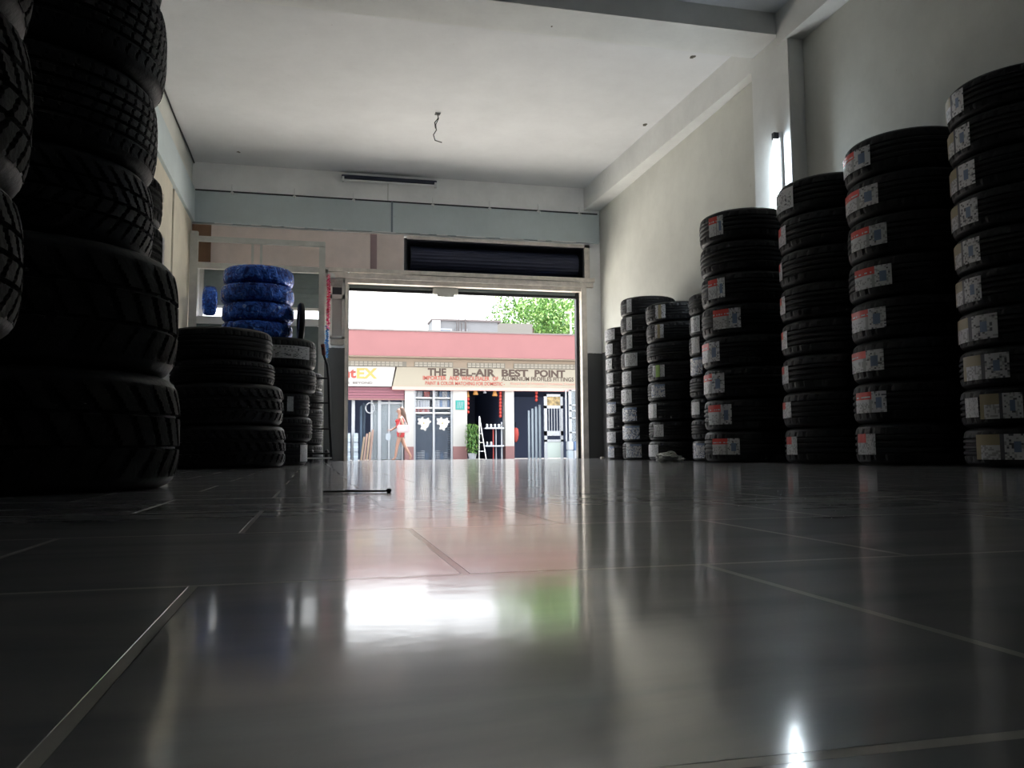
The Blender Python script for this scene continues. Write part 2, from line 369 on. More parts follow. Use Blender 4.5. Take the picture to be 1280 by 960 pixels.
# ------------------------------------------------------------------ hanging ceiling wire, cracks, conduit
c = onZ(547, 142, ZC)
bm = bmesh.new(); tube(bm, [(c.x, c.y, ZC), (c.x + .01, c.y, 3.94), (c.x - .02, c.y + .01, 3.87), (c.x - .015, c.y, 3.80), (c.x - .05, c.y - .01, 3.74), (c.x - .03, c.y, 3.68), (c.x + .05, c.y, 3.66)], .006, 6)
tube(bm, [(c.x + .01, c.y, 3.95), (c.x - .03, c.y + .02, 3.90), (c.x - .02, c.y + .02, 3.83)], .008, 6)
box(bm, c.x - .03, c.x + .03, c.y - .03, c.y + .03, ZC - .008, ZC)
tag(obj('hanging_wire', bm, M_black), 'loose dark electric wire hanging from middle of the ceiling', 'wire')
for (px, py, r, lab) in ((690, 33, .02, 'on the cross beam face'), (866, 71, .05, 'on ceiling near the right beam'), (298, 190, .05, 'on ceiling near the back left corner'), (807, 156, .06, 'at edge between ceiling and right beam')):
    zc = 3.80 if py == 33 else ZC
    c = onZ(px, py, zc); bm = bmesh.new()
    for k in range(3):
        a = random.uniform(0, 2 * PI); rr = r * .25; bmesh.ops.create_icosphere(bm, subdivisions=1, radius=r * random.uniform(.3, .5), matrix=Matrix.Translation((c.x + rr * math.cos(a), c.y + rr * math.sin(a), zc)) @ Matrix.Diagonal((1, 1.2, .25, 1)))
    tag(obj('ceiling_damage', bm, mat('old_hole', (.12, .11, .09), .9)), 'small dark chipped hole ' + lab, 'hole')
c0 = onZ(206, 122, ZC)
bm = bmesh.new(); tube(bm, [(XL + .02, y, ZC - .015 + .008 * math.sin(y * 3)) for y in [8.8 + .3 * k for k in range(10)]], .010, 6)
tag(obj('ceiling_cable', bm, M_black), 'dark cable running along the corner of ceiling and left wall', 'cable')
p = onY(490, 270, YB - .055)
tag(obj('conduit', B(p.x - .012, p.x + .012, YB - .068, YB - .05, 3.17, 3.60), mat('conduit_paint', (.17, .22, .26), .5)), 'thin vertical conduit crossing the grey band left of centre', 'conduit')

# ================================================================== TYRES
def tyre_meshes(R, W, style, seg, across):
    """returns carcass bmesh and tread bmesh"""
    bm = bmesh.new()
    half = [(.60, .20), (.615, .10), (.66, .055), (.72, .035), (.78, .012), (.83, 0), (.88, .008), (.925, .035), (.955, .075), (.972, .115)]
    inner = [(.945, .16), (.90, .10), (.80, .07), (.70, .11), (.63, .20)]
    prof = [(r, z) for r, z in half] + [(.965, .14)] + inner
    # lower ring section then mirrored upper; closed shell through the inner lining
    lo = [(r * R, z * W) for r, z in half]
    hi = [(r * R, (1 - z) * W) for r, z in half][::-1]
    lining = [(r * R, (1 - z) * W) for r, z in inner[::-1]] + [(r * R, z * W) for r, z in inner]
    lathe(bm, lo + [(.968 * R, .14 * W), (.968 * R, .86 * W)] + hi + lining, max(48, seg // 2), closed=True)
    # fine raised lines on the sidewall are in the profile; tread band:
    tb = bmesh.new(); rows = []
    zs = [.105 + (.79) * j / across for j in range(across + 1)]
    for j, z in enumerate(zs):
        ring = []
        u = (z - .5) / .395
        base = .972 + .028 * (1 - abs(u) ** 3.2)
        for k in range(seg):
            th = 2 * PI * k / seg; ph = k / seg
            d = 0
            if style == 'road':
                for g in (-.52, -.18, .18, .52):
                    if abs(u - g) < 1.05 / across * 1.3: d = .028
                if abs(u) > .58 and (k % 4 == 0): d = max(d, .018)
            elif style == 'rib':
                for g in (-.62, -.3, 0, .3, .62):
                    if abs(u - g) < 1.5 / across: d = .03
                if k % 6 == int((u + 1) * 5) % 6: d = max(d, .012)
            elif style == 'block':
                q = (ph * 34 + .55 * abs(u) * 2 + (0.5 if u > 0 else 0)) % 1
                if q < .26 and abs(u) > .30: d = .05
                q2 = (ph * 34 + .8 * u + .3) % 1
                if abs(u) <= .30 and q2 < .22: d = .045
                if abs(abs(u) - .34) < 1.3 / across: d = .05
                if abs(u) > .93: d *= .6
            elif style == 'diag':
                q = (ph * 46 + 1.6 * abs(u)) % 1
                if q < .2: d = .03
                if abs(abs(u) - .45) < 1.4 / across or abs(u) < 1.2 / across: d = .036
            r = (base - d) * R
            ring.append(tb.verts.new((r * math.cos(th), r * math.sin(th), z * W)))
        rows.append(ring)
    for a, b in zip(rows, rows[1:]):
        for k in range(seg): tb.faces.new((a[k], a[(k + 1) % seg], b[(k + 1) % seg], b[k]))
    # turn the edges down into the carcass so the band is solid
    for ring, z in ((rows[0], zs[0] + .03), (rows[-1], zs[-1] - .03)):
        low = [tb.verts.new((.93 * R * math.cos(2 * PI * k / seg), .93 * R * math.sin(2 * PI * k / seg), z * W)) for k in range(seg)]
        for k in range(seg):
            f = (ring[k], low[k], low[(k + 1) % seg], ring[(k + 1) % seg]); tb.faces.new(f if ring is rows[0] else f[::-1])
    bmesh.ops.recalc_face_normals(bm, faces=bm.faces)
    return bm, tb
TY = {}
def tyre_proto(R, W, style='road', seg=112, across=26, tm=None):
    key = (R, W, style, tm)
    if key not in TY:
        cb, tb = tyre_meshes(R, W, style, seg, across)
        me = bpy.data.meshes.new('tyre_carcass')
        for f in cb.faces: f.smooth = True
        cb.to_mesh(me); cb.free(); me.materials.append(M_rub)
        mt = bpy.data.meshes.new('tyre_tread'); tb.to_mesh(mt); tb.free(); mt.materials.append(M_dust if tm == 'dust' else M_tread)
        TY[key] = (me, mt)
    return TY[key]
def label_mesh(R, W, ang, h, style, seed):
    rnd = random.Random(seed); nx, ny = 26, 14
    bm = bmesh.new(); g = []
    for j in range(ny + 1):
        row = []
        for i in range(nx + 1):
            a = (i / nx - .5) * ang; z = W * .5 + (j / ny - .5) * h
            r = R * 1.004 + .002 + .0012 * math.sin(i * .7 + seed) * (j / ny)
            row.append(bm.verts.new((r * math.cos(a), r * math.sin(a), z)))
        g.append(row)
    for j in range(ny):
        for i in range(nx):
            u = (nx - 1 - i) if False else i; v = j
            f = bm.faces.new((g[j][i], g[j][i + 1], g[j + 1][i + 1], g[j + 1][i])); f.smooth = True
            mi = 0
            x = i / nx; y = j / ny           # x: left to right as seen from outside? azimuth grows leftwards is handled by caller
            if style == 'red':
                if x < .58:
                    if y > .60: mi = 1 if not (y > .70 and y < .78 and rnd.random() < .5) else 0
                    elif x > .52: mi = 6
                    elif y < .45 and rnd.random() < .35: mi = 6
                else:
                    if rnd.random() < .3: mi = rnd.choice((6, 6, 6, 2))
                    if .72 < x < .86 and .2 < y < .65: mi = 3
            elif style == 'redsmall':
                if x < .55 and y > .55: mi = 1
                elif rnd.random() < .3: mi = 6
            elif style == 'gold':
                if x < .50: mi = 4 if (y > .5 or x < .08) else (6 if rnd.random() < .4 else 0)
                elif x < .56: mi = 2
                else:
                    if rnd.random() < .3: mi = rnd.choice((6, 6, 2))
                    if .72 < x < .84 and .25 < y < .7: mi = 3
            elif style == 'white':
                if rnd.random() < .34 and .08 < x < .92: mi = rnd.choice((2, 6, 6, 6))
                if j in (0, ny - 1): mi = 0
            elif style == 'blue':
                if rnd.random() < .35: mi = rnd.choice((3, 3, 2))
                if y > .82: mi = 3 if x > .3 else 0
            elif style == 'green':
                if .3 < x < .62: mi = 5
                elif .62 <= x < .68: mi = 2
                elif rnd.random() < .25: mi = 6
            elif style == 'goldbar':
                if .3 < x < .6: mi = 4
                elif rnd.random() < .3: mi = rnd.choice((2, 6))
            elif style == 'plain':
                if rnd.random() < .16: mi = 6
            f.material_index = mi
    me = bpy.data.meshes.new('label_sticker'); bm.to_mesh(me); bm.free()
    for mm in S_MATS: me.materials.append(mm)
    return me
ORD = ['top', 'second', 'third', 'fourth', 'fifth', 'sixth', 'seventh', 'eighth', 'ninth', 'tenth']
def place_tyre(x, y, z, R, W, label, group, style='road', rz=0, labels=(), tm=None, seg=112, across=26, tilt=(0, 0)):
    mc, mt = tyre_proto(R, W, style, seg, across, tm)
    o = bpy.data.objects.new('tyre', None); COL.objects.link(o); o.empty_display_size = .1
    o.location = (x, y, z); o.rotation_euler = (tilt[0], tilt[1], rz); tag(o, label, 'tyre', group)
    c = bpy.data.objects.new('carcass', mc); COL.objects.link(c); c.parent = o
    c = bpy.data.objects.new('tread', mt); COL.objects.link(c); c.parent = o
    for (x0, x1, frac, st, lab) in labels:
        # azimuth span on the cylinder of the two picture edges
        def az(px):
            d = ray(px, 560); dx, dy = d.x, d.y; n = math.hypot(dx, dy); dx /= n; dy /= n
            tca = x * dx + y * dy; d2 = x * x + y * y - tca * tca; rr = R * 1.004
            if d2 > rr * rr: d2 = rr * rr * .9995
            tt = tca - math.sqrt(rr * rr - d2); return math.atan2(dy * tt - y, dx * tt - x)
        a0, a1 = az(x0), az(x1)
        while a1 < a0: a1 += 2 * PI
        if a1 - a0 > PI: a0 += 2 * PI; a0, a1 = min(a0, a1), max(a0, a1)
        me = label_mesh(R, W, max(.08, a1 - a0), W * frac, st, hash((round(x0), round(x1), st)) % 9973)
        s = bpy.data.objects.new('label_sticker', me); COL.objects.link(s); s.parent = o
        s.rotation_euler = (0, 0, (a0 + a1) / 2 - rz)
        if lab: s['label'] = lab
    return o
LABN = {'red': 'white label with red block', 'redsmall': 'small white and red label', 'gold': 'gold and white label', 'white': 'white printed label', 'blue': 'blue and white label', 'green': 'white and green label', 'goldbar': 'gold striped label', 'plain': 'plain white label'}
def stack(x, y, R, W, desc, group, spec, style='road', jit=.006):
    """spec: list top -> bottom of sticker tuples (x0, x1, frac, style) or None"""
    n = len(spec); rnd = random.Random(int(x * 1000 + y * 77))
    for i, s in enumerate(spec):
        z = (n - 1 - i) * W
        lb = []
        pos = 'bottom' if i == n - 1 else ORD[i]
        txt = 'unlabelled'
        if s:
            lb = [(s[0], s[1], s[2], s[3], LABN[s[3]])]; txt = LABN[s[3]].replace('white label with red block', 'red and white label')
        if s and len(s) > 4: lb.append((s[4], s[5], .5, 'plain', 'small plain white tag'))
        cnt = pos if pos in ('top', 'bottom') else pos + ' from top'; txt = txt.replace('white printed', 'printed').replace('small plain', 'plain')
        lab = ('tyre with ' + txt if s else 'tyre without label') + ', ' + cnt + ' of ' + desc
        place_tyre(x + rnd.uniform(-jit, jit), y + rnd.uniform(-jit, jit), z, R, W, lab, group, style, rnd.uniform(0, 6), lb)
A = .72
stack(3.76, 9.50, .30, .177, 'shortest stack nearest doorway', 'tyres stacked nearest the doorway',
      [(758, 771, A, 'white'), (759, 768, A, 'white'), (758, 767, A, 'white'), (758, 768, A, 'white'), (759, 769, A, 'white'), (759, 771, A, 'blue'), (758, 768, A, 'white'), (759, 770, A, 'white'), (760, 768, A, 'blue')])
stack(3.72, 8.83, .315, .2035, 'second stack from doorway', 'tyres in the second stack from the doorway',
      [(787, 793, A, 'white'), (786, 793, A, 'white'), (786, 793, A, 'white'), (783, 799, A, 'white'), (780, 791, A, 'white'), (778, 791, A, 'white'), (778, 797, A, 'blue'), (779, 800, A, 'blue'), (783, 802, A, 'blue')])
stack(3.70, 7.98, .33, .202, 'third stack from doorway', 'tyres in the third stack from the doorway',
      [(823, 836, .7, 'goldbar'), (822, 833, .7, 'goldbar'), None, (818, 833, .6, 'green'), (816, 833, .65, 'blue'), (812, 822, .7, 'plain'), (818, 830, .6, 'white'), (811, 823, .6, 'plain')])
stack(3.735, 7.09, .31, .195, 'half hidden fourth stack', 'tyres in the half hidden fourth stack',
      [None, (868, 879, .75, 'white'), (868, 878, .75, 'plain'), (866, 881, .8, 'blue'), None, (866, 876, .6, 'plain'), None, (867, 881, .7, 'blue')])
stack(3.52, 6.25, .37, .257, 'stack left of column', 'tyres in the fifth stack by the column',
      [(894, 912, .62, 'red'), None, (891, 912, .62, 'red'), (896, 931, .62, 'red'), (881, 903, .62, 'red'), (882, 908, .62, 'red'), (887, 916, .62, 'red'), (891, 925, .5, 'red')])
stack(3.70, 5.30, .38, .2555, 'stack right of column', 'tyres in the sixth stack by the column',
      [(980, 1003, .6, 'white'), (974, 992, .55, 'redsmall'), (972, 986, .5, 'redsmall'), (975, 988, .5, 'redsmall'), (973, 989, .5, 'redsmall'), (976, 989, .5, 'redsmall'), (977, 991, .45, 'redsmall'), (984, 997, .5, 'redsmall')])
stack(3.72, 4.51, .38, .258, 'second stack from right edge', 'tyres in the seventh stack',
      [(1065, 1104, .5, 'red'), (1070, 1112, .5, 'red'), (1075, 1121, .5, 'red'), (1078, 1125, .5, 'red'), (1072, 1115, .5, 'red'), (1070, 1110, .5, 'red'), (1073, 1111, .5, 'red'), (1073, 1095, .5, 'redsmall')])
stack(3.74, 3.65, .35, .2085, 'tallest rightmost stack', 'tyres in the tallest stack at the right edge',
      [(1184, 1228, .62, 'gold'), (1187, 1234, .62, 'gold'), (1189, 1238, .62, 'gold'), (1192, 1239, .62, 'gold'), (1194, 1239, .62, 'gold'), (1195, 1238, .62, 'gold'), (1202, 1256, .62, 'gold'), (1210, 1268, .62, 'gold'), (1228, 1282, .62, 'gold', 1210, 1226), (1221, 1290, .62, 'gold')])

# ---- left side: near black stack
def pile(items, x, y, desc, group, dx=None):
    z = 0; n = len(items)
    for i, it in enumerate(items):          # bottom -> top
        R, W, style, tm, lbs, ox, oy = it
        k = n - 1 - i; pos = 'bottom' if i == 0 else ('top' if k == 0 else ORD[i] + ' from floor')
        lab = 'black ' + {'block': 'chunky off-road', 'diag': 'all-terrain', 'road': 'road', 'rib': 'ribbed'}[style] + ' tyre, ' + pos + ' of ' + desc
        big = y < 4
        place_tyre(x + ox, y + oy, z, R, W, lab, group, style, .4 * i, lbs, tm, 340 if big else 170, 40 if big else 26)
        z += W
    return z
pile([(.41, .325, 'block', 'dust', (), 0, 0), (.41, .34, 'block', 'dust', (), -.012, 0), (.36, .255, 'diag', None, (), -.04, 0),
      (.36, .265, 'rib', None, (), -.035, 0), (.37, .285, 'rib', None, (), -.025, 0), (.36, .28, 'rib', None, (), -.03, 0)], -.80, 2.62,
     'big dark left stack', 'tyres in the big dark left stack')
pile([(.30, .285, 'rib', None, (), -.06, 0), (.36, .245, 'diag', 'dust', (), 0, 0), (.37, .27, 'diag', 'dust', (), -.005, 0), (.36, .27, 'diag', 'dust', (), 0, 0)], -.822, 1.42,
     'nearest leftmost stack', 'tyres in the nearest left stack')
pile([(.36, .25, 'road', None, (), 0, 0), (.36, .25, 'road', None, (), 0, 0), (.36, .25, 'road', None, (), 0, 0), (.36, .25, 'road', None, (), .02, 0), (.35, .25, 'road', 'dust', ((196, 203, .6, 'plain', 'plain white label'),), .02, 0), (.34, .25, 'road', 'dust', ((197, 204, .5, 'plain', 'plain white label'),), .02, 0)],
     -1.13, 4.45, 'stack behind big left stack', 'tyres in the stack behind the big left one')
pile([(.40, .298, 'block', None, (), 0, 0), (.395, .29, 'block', None, (), -.015, 0), (.36, .165, 'road', None, (), -.045, 0), (.36, .225, 'road', None, (), -.065, 0)], -.60, 6.3,
     'four-tyre left stack', 'tyres in the four-tyre left stack')
zk = pile([(.31, .205, 'road', None, ((375, 384, .7, 'plain', 'plain white label'),), -.02, 0), (.33, .21, 'road', None, (), 0, 0), (.315, .21, 'road', None, ((358, 366, .6, 'plain', 'plain white label'),), -.01, 0), (.34, .205, 'road', None, (), .02, 0),
      (.335, .26, 'road', None, ((333, 385, .42, 'white', 'wide grey paper label'),), .02, 0)], -.345, 7.55,
     'stack with wide paper label', 'tyres in the five-tyre left stack')
pile([(.30, .20, 'road', None, (), 0, 0), (.30, .20, 'road', None, (), 0, 0), (.30, .20, 'road', None, (), 0, 0), (.30, .20, 'road', None, (), 0, 0), (.29, .20, 'road', None, (), 0, 0)], -.20, 9.65,
     'stack behind hand trolley', 'tyres in the back left stack')

# ---- tyres wrapped in shiny blue film
def foil():
    M = bpy.data.materials.new('blue_wrapping_film'); M.use_nodes = True
    nt = M.node_tree; L = nt.links.new; b = nt.nodes['Principled BSDF']
    tc = nt.nodes.new('ShaderNodeTexCoord'); n = nt.nodes.new('ShaderNodeTexNoise'); n.inputs['Scale'].default_value = 22; n.inputs['Detail'].default_value = 5; n.inputs['Distortion'].default_value = 1.2
    L(tc.outputs['Object'], n.inputs['Vector'])
    r = nt.nodes.new('ShaderNodeValToRGB'); e = r.color_ramp.elements; e[0].position = .38; e[0].color = (.012, .035, .24, 1); e[1].position = .64; e[1].color = (.05, .22, .95, 1)
    x = r.color_ramp.elements.new(.70); x.color = (.6, .8, 1, 1)  # pale stop paints glints into the film colour
    L(n.outputs['Fac'], r.inputs[0]); L(r.outputs[0], b.inputs['Base Color'])
    b.inputs['Roughness'].default_value = .22; b.inputs['Metallic'].default_value = .35
    bp = nt.nodes.new('ShaderNodeBump'); bp.inputs['Strength'].default_value = .9; bp.inputs['Distance'].default_value = .02
    L(n.outputs['Fac'], bp.inputs['Height']); L(bp.outputs[0], b.inputs['Normal'])
    return M
M_foil = foil()
def wrapped(R, W, name='wrapped_tyre'):
    prof = [(.58, .25), (.60, .10), (.70, .03), (.82, 0), (.92, .05), (.975, .16), (.995, .3), (1, .5), (.995, .7), (.975, .84), (.92, .95), (.82, 1), (.70, .97), (.60, .90), (.58, .75)]
    bm = bmesh.new(); seg = 120; rows = []
    for j, (r, z) in enumerate(prof):
        row = []
        for k in range(seg):
            th = 2 * PI * k / seg
            st = ((k / seg * 26 + j * .17) % 1)
            d = .018 * (st if st < .75 else (1 - st) * 3) + random.uniform(-.003, .003)
            rr = R * (r + d * (1 if r > .7 else -.4)); row.append(bm.verts.new((rr * math.cos(th), rr * math.sin(th), W * z)))
        rows.append(row)
    for a, b in zip(rows, rows[1:] + [rows[0]]):
        for k in range(seg): bm.faces.new((a[k], a[(k + 1) % seg], b[(k + 1) % seg], b[k]))
    bm2 = bmesh.new(); lathe(bm2, [(.575 * R, .3 * W), (.72 * R, .12 * W), (.90 * R, .2 * W), (.93 * R, .5 * W), (.90 * R, .8 * W), (.72 * R, .88 * W), (.575 * R, .7 * W)], 48, closed=True)
    return bm, bm2
src = None
z = zk
for i, (R, W, nm) in enumerate(((.30, .155, 'lowest of the blue pile'), (.305, .16, 'third from top of the blue pile'), (.31, .165, 'second from top of the blue pile'), (.30, .155, 'on top of the blue pile'))):
    t = thing('wrapped_tyre', 'tyre wrapped in shiny blue film, ' + nm, 'tyre', (-.50 + .008 * (i % 2), 7.60, z), i * 1.3, 'tyres wrapped in blue film')
    f, c = wrapped(R, W); obj('film_wrap', f, M_foil, t, smooth=False); obj('carcass', c, M_rub, t, smooth=True); z += W
t = thing('wrapped_tyre', 'small blue wrapped tyre standing upright on the white rail by the window', 'tyre', (-1.28, 11.22, 1.88 + .21), 0, 'tyres wrapped in blue film')
f, c = wrapped(.19, .15); obj('film_wrap', f, M_foil, t); obj('carcass', c, M_rub, t)
t.rotation_euler = (0, PI / 2, .25); t.location = (-1.40, 11.16, 1.88 + .19)
# narrow disc standing on the five-tyre stack
bm = bmesh.new(); lathe(bm, [(.09, -.02), (.15, -.025), (.165, -.015), (.17, 0), (.165, .015), (.15, .025), (.09, .02)], 40, closed=True); 
t = thing('narrow_tyre', 'thin black tyre standing upright on the labelled stack, right of the blue wrapped pile', 'tyre', (-.125, 7.50, zk + .17)); t.rotation_euler = (0, PI / 2, .1)
obj('tread', bm, M_rub, t, smooth=True)
bm = bmesh.new(); lathe(bm, [(.0, -.008), (.092, -.012), (.092, .012), (0, .008)], 32); obj('rim', bm, M_alu, t)

# ---- hand trolley
t = thing('hand_trolley', 'black hand trolley with looped handles leaning beside the left tyre stacks', 'trolley', (0, 0, 0))
q0 = onY(414.5, 560, 8.75); bx_ = q0.x; TYY = 8.70
for s_ in (0, -.25):
    bm = bmesh.new(); tube(bm, [(bx_ + s_, TYY, .03), (bx_ + s_ - .02, TYY + .06, .4), (bx_ + s_ - .035, TYY + .12, .85), (bx_ + s_ - .05, TYY + .15, 1.02), (bx_ + s_ - .085, TYY + .15, 1.12), (bx_ + s_ - .10, TYY + .10, 1.20)], .014, 10); obj('side_tube', bm, M_black, t, smooth=True)
    bm = bmesh.new(); tube(bm, [(bx_ + s_ - .085, TYY + .15, 1.13), (bx_ + s_ - .10, TYY + .10, 1.23)], .022, 10); obj('grip', bm, mat('red_grip', (.12, .015, .015), .5), t)
for zz in (.10, .35, .62, .88):
    f = zz * .045; bm = bmesh.new(); tube(bm, [(bx_ - f, TYY + .14 * zz, zz), (bx_ - .25 - f, TYY + .14 * zz, zz)], .010, 8); obj('crossbar', bm, M_black, t)
obj('toe_plate', B(bx_ - .25, bx_ + .0, TYY - .16, TYY, .045, .06), M_white, t)
for s_ in (-.20, -.05):
    bm = bmesh.new(); lathe(bm, [(.03, -.015), (.06, -.018), (.07, -.01), (.07, .01), (.06, .018), (.03, .015)], 28, closed=True)
    w = obj('wheel', bm, M_rub, t, smooth=True); w.rotation_euler = (0, PI / 2, 0); w.location = (bx_ + s_, TYY + .08, .071)
    bm = bmesh.new(); lathe(bm, [(0, -.014), (.032, -.014), (.032, .014), (0, .014)], 16); h_ = obj('hub', bm, M_alu, w)

# ---- tinsel garland
t = thing('tinsel_garland', 'pink and blue tinsel garland hanging on the metal frame post', 'garland', (0, 0, 0))
def tinsel(name, px, y0, y1, Y, cols, w=.035, n=420):
    a = onY(px, y0, Y); b = onY(px - 1, y1, Y); bm = bmesh.new()
    tube(bm, [a, (a + b) / 2 + Vector((.01, 0, 0)), b], .004, 5)
    for k in range(n):
        f = random.random(); p = a.lerp(b, f); an = random.uniform(0, 2 * PI); l = random.uniform(.5, 1) * w
        d = Vector((math.cos(an), math.sin(an), random.uniform(-.6, .4))).normalized() * l; s = Vector((random.uniform(-1, 1), random.uniform(-1, 1), random.uniform(-1, 1))).normalized() * .004
        fc = bm.faces.new([bm.verts.new(p - s), bm.verts.new(p + s), bm.verts.new(p + d + s), bm.verts.new(p + d - s)]); fc.material_index = random.randrange(len(cols))
    return obj(name, bm, cols, t)
PK = [mat('pink_tinsel', (.75, .03, .22), .3, .5), mat('red_tinsel', (.7, .02, .05), .3, .5), mat('pale_pink_tinsel', (.8, .4, .5), .3, .5)]
BL = [mat('blue_tinsel', (.03, .22, .65), .3, .5), mat('light_blue_tinsel', (.2, .55, .85), .3, .5)]
tinsel('pink_strand', 411, 343, 412, 11.205, PK, .036, 700); tinsel('blue_strand', 409, 408, 447, 11.205, BL, .036, 420)

# ---- litter on the floor
def bag():
    bm = bmesh.new(); bmesh.ops.create_icosphere(bm, subdivisions=4, radius=1)
    rnd = random.Random(3)
    from mathutils import noise
    for v in bm.verts:
        d = 1 + .4 * noise.noise(v.co * 1.7) + .28 * noise.noise(v.co * 4.5) + .1 * noise.noise(v.co * 11)
        v.co = Vector((v.co.x * .12 * d, v.co.y * .09 * d, max(0, .045 + v.co.z * .05 * d)))
        if v.co.x > .02: v.co.z *= .6
    return bm
p = onZ(865, 583, 0)
tag(obj('plastic_bag', bag(), mat('thin_clear_plastic', (.62, .62, .58), .25, noise=.3, nscale=25), loc=onY(865, 582, 6.55) * 1, smooth=False), 'crumpled translucent plastic bag on floor beside the red-labelled stack', 'bag')
ob = bpy.data.objects['plastic_bag']; ob.location = (3.02, 6.72, 0)
c = onZ(450, 614, 0.004)
t = thing('wiper_arm', 'thin black wiper arm lying on glossy floor, left of centre', 'wiper', (c.x, c.y, 0))
bm = bmesh.new(); tube(bm, [(-.088, .012, .004), (-.05, .004, .004), (0, 0, .004), (.068, -.016, .004)], .0022, 8); obj('rod', bm, M_black, t)
bm = bmesh.new(); tube(bm, [(-.035, .055, .004), (-.012, .05, .004), (.0, .0, .004)], .0018, 8); obj('side_rod', bm, M_black, t)
obj('end_clip', B(.062, .075, -.022, -.011, 0, .010, bev=.002), M_black, t)
tag(obj('rubble', B(0, .05, 0, .04, 0, .03, bev=.008), M_wood, loc=(3.66, 10.35, 0)), 'small brown lump on floor beside the doorway stack', 'debris')

# ================================================================== STREET
GZ = -.14
M_road = mat('asphalt', (.09, .09, .09), .9, noise=.2, nscale=2)
M_apron = mat('bounce_concrete', (.66, .64, .60), .9, noise=.08, nscale=2)
struct('ground_street', B(-40, 55, YB + .28, 90, GZ - .2, GZ - .02), M_road)
struct('ground_bounce_apron', B(-14, 20, YB + .28, YB + 6.5, GZ - .02, GZ), M_apron)  # added pale apron, unseen, bounces sunlight in through the doorway
YS = 26.0
def sx(px, py=500, Y=YS): return onY(px, py, Y).x
def sz(py, px=580, Y=YS): return onY(px, py, Y).z
M_fw = mat('white_facade_paint', (.385, .38, .37), .8, noise=.05, nscale=2)
M_cream = mat('cream_facade_paint', (.30, .245, .195), .8, noise=.06, nscale=2)
M_pink = mat('pink_parapet_paint', (.225, .098, .102), .8, noise=.06, nscale=1.5)
M_mar = mat('maroon_plinth_paint', (.21, .105, .105), .7, noise=.05)
M_cap = mat('parapet_cap', (.16, .14, .14), .8)
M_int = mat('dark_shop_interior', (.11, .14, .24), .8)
bld = thing('shop_building', 'long shop building across the street with pink parapet and white pillars', 'building', (0, YS, GZ))
zt, zp, zsb = sz(419), sz(449), sz(484)
xa, xb_ = -6, 16
G = GZ
def part(name, bm, mm): return obj(name, bm, mm, bld)
part('parapet', B(xa, xb_, -.55, -.30, zp - G, zt - G), M_pink)
part('parapet_cap', B(xa, xb_, -.58, -.27, zt - G, zt - G + .04), M_cap)
part('canopy_slab', B(xa, xb_, -.50, .1, zp - G - .03, zp - G + .10), M_cream)
part('upper_wall', B(xa, xb_, 0, .25, zsb - G, zp - G), M_cream)
part('roof', B(xa, xb_, 0, 6, zp - G, zp - G + .2), M_cap)
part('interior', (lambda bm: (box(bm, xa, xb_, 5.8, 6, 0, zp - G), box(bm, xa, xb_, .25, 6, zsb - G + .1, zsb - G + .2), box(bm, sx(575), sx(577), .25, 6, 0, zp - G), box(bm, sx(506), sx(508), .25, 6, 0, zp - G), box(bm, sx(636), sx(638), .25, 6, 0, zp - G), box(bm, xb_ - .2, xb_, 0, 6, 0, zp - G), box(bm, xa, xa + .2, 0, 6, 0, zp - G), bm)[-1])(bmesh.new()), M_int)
zm = sz(558) - G
for (a, b) in ((506, 517), (566, 583.5), (631, 642), (729, 742)):
    pr_ = part('pillar', B(sx(a), sx(b), -.05, .3, zm, zsb - G), M_fw); obj('plinth', B(sx(a), sx(b), -.07, .3, 0, zm), M_mar, pr_)
# ventilation block strips
M_vent = mat('vent_block', (.20, .19, .17), .9)
M_vd = mat('vent_block_light', (.34, .32, .28), .9)
for (a, b) in ((432, 508), (518, 566), (584, 631), (642, 730)):
    bm = bmesh.new(); x0, x1 = sx(a, 456), sx(b, 456); z0, z1 = sz(459.5) - G, sz(453.5) - G
    box(bm, x0, x1, -.03, 0, z0, z1, mi=0); x = x0
    while x < x1 - .12:
        for k in range(2): box(bm, x + .015, x + .12, -.045, -.03, z0 + .01 + k * (z1 - z0) / 2, z0 + (k + 1) * (z1 - z0) / 2 - .01, mi=1)
        x += .135
    part('vent_block_panel', bm, [M_vent, M_vd])
# signs
z0, z1 = sz(484.5), sz(460.5)
M_sc = mat('cream_sign', (.265, .24, .19), .6); M_sw = mat('white_sign', (.36, .355, .35), .6)
M_brn = mat('brown_lettering', (.05, .028, .02), .6); M_rd = mat('red_lettering', (.30, .05, .035), .6); M_gld = mat('gold_lettering', (.42, .28, .08), .6)
M_pale = mat('faded_pink_lettering', (.42, .22, .18), .6)
yS = YS - .12
t = thing('shop_sign', 'long cream sign board reading THE BEL-AIR BEST POINT over the shops', 'sign', (0, 0, 0))
bm = bmesh.new(); xs0 = sx(490, 472)
vs = [bm.verts.new(v) for v in ((xs0, yS, z0), (sx(740), yS, z0), (sx(740), yS, z1), (xs0 + .14, yS, z1), (xs0, yS + .1, z0), (sx(740), yS + .1, z0), (sx(740), yS + .1, z1), (xs0 + .14, yS + .1, z1))]
for f in ((0, 1, 2, 3), (7, 6, 5, 4), (0, 4, 5, 1), (3, 2, 6, 7), (1, 5, 6, 2), (0, 3, 7, 4)): bm.faces.new([vs[i] for i in f])
obj('board', bm, M_sc, t)
for w_, a, b in (('THE', 534, 557), ('BEL-AIR', 565.5, 618), ('BEST', 626, 659), ('POINT', 667, 705)):
    obj('lettering', text_bm(w_, sx(a, 466), sx(b, 466), sz(470.8 - (a > 600) * .2), sz(461.3), yS, fat=.04), M_brn, t)
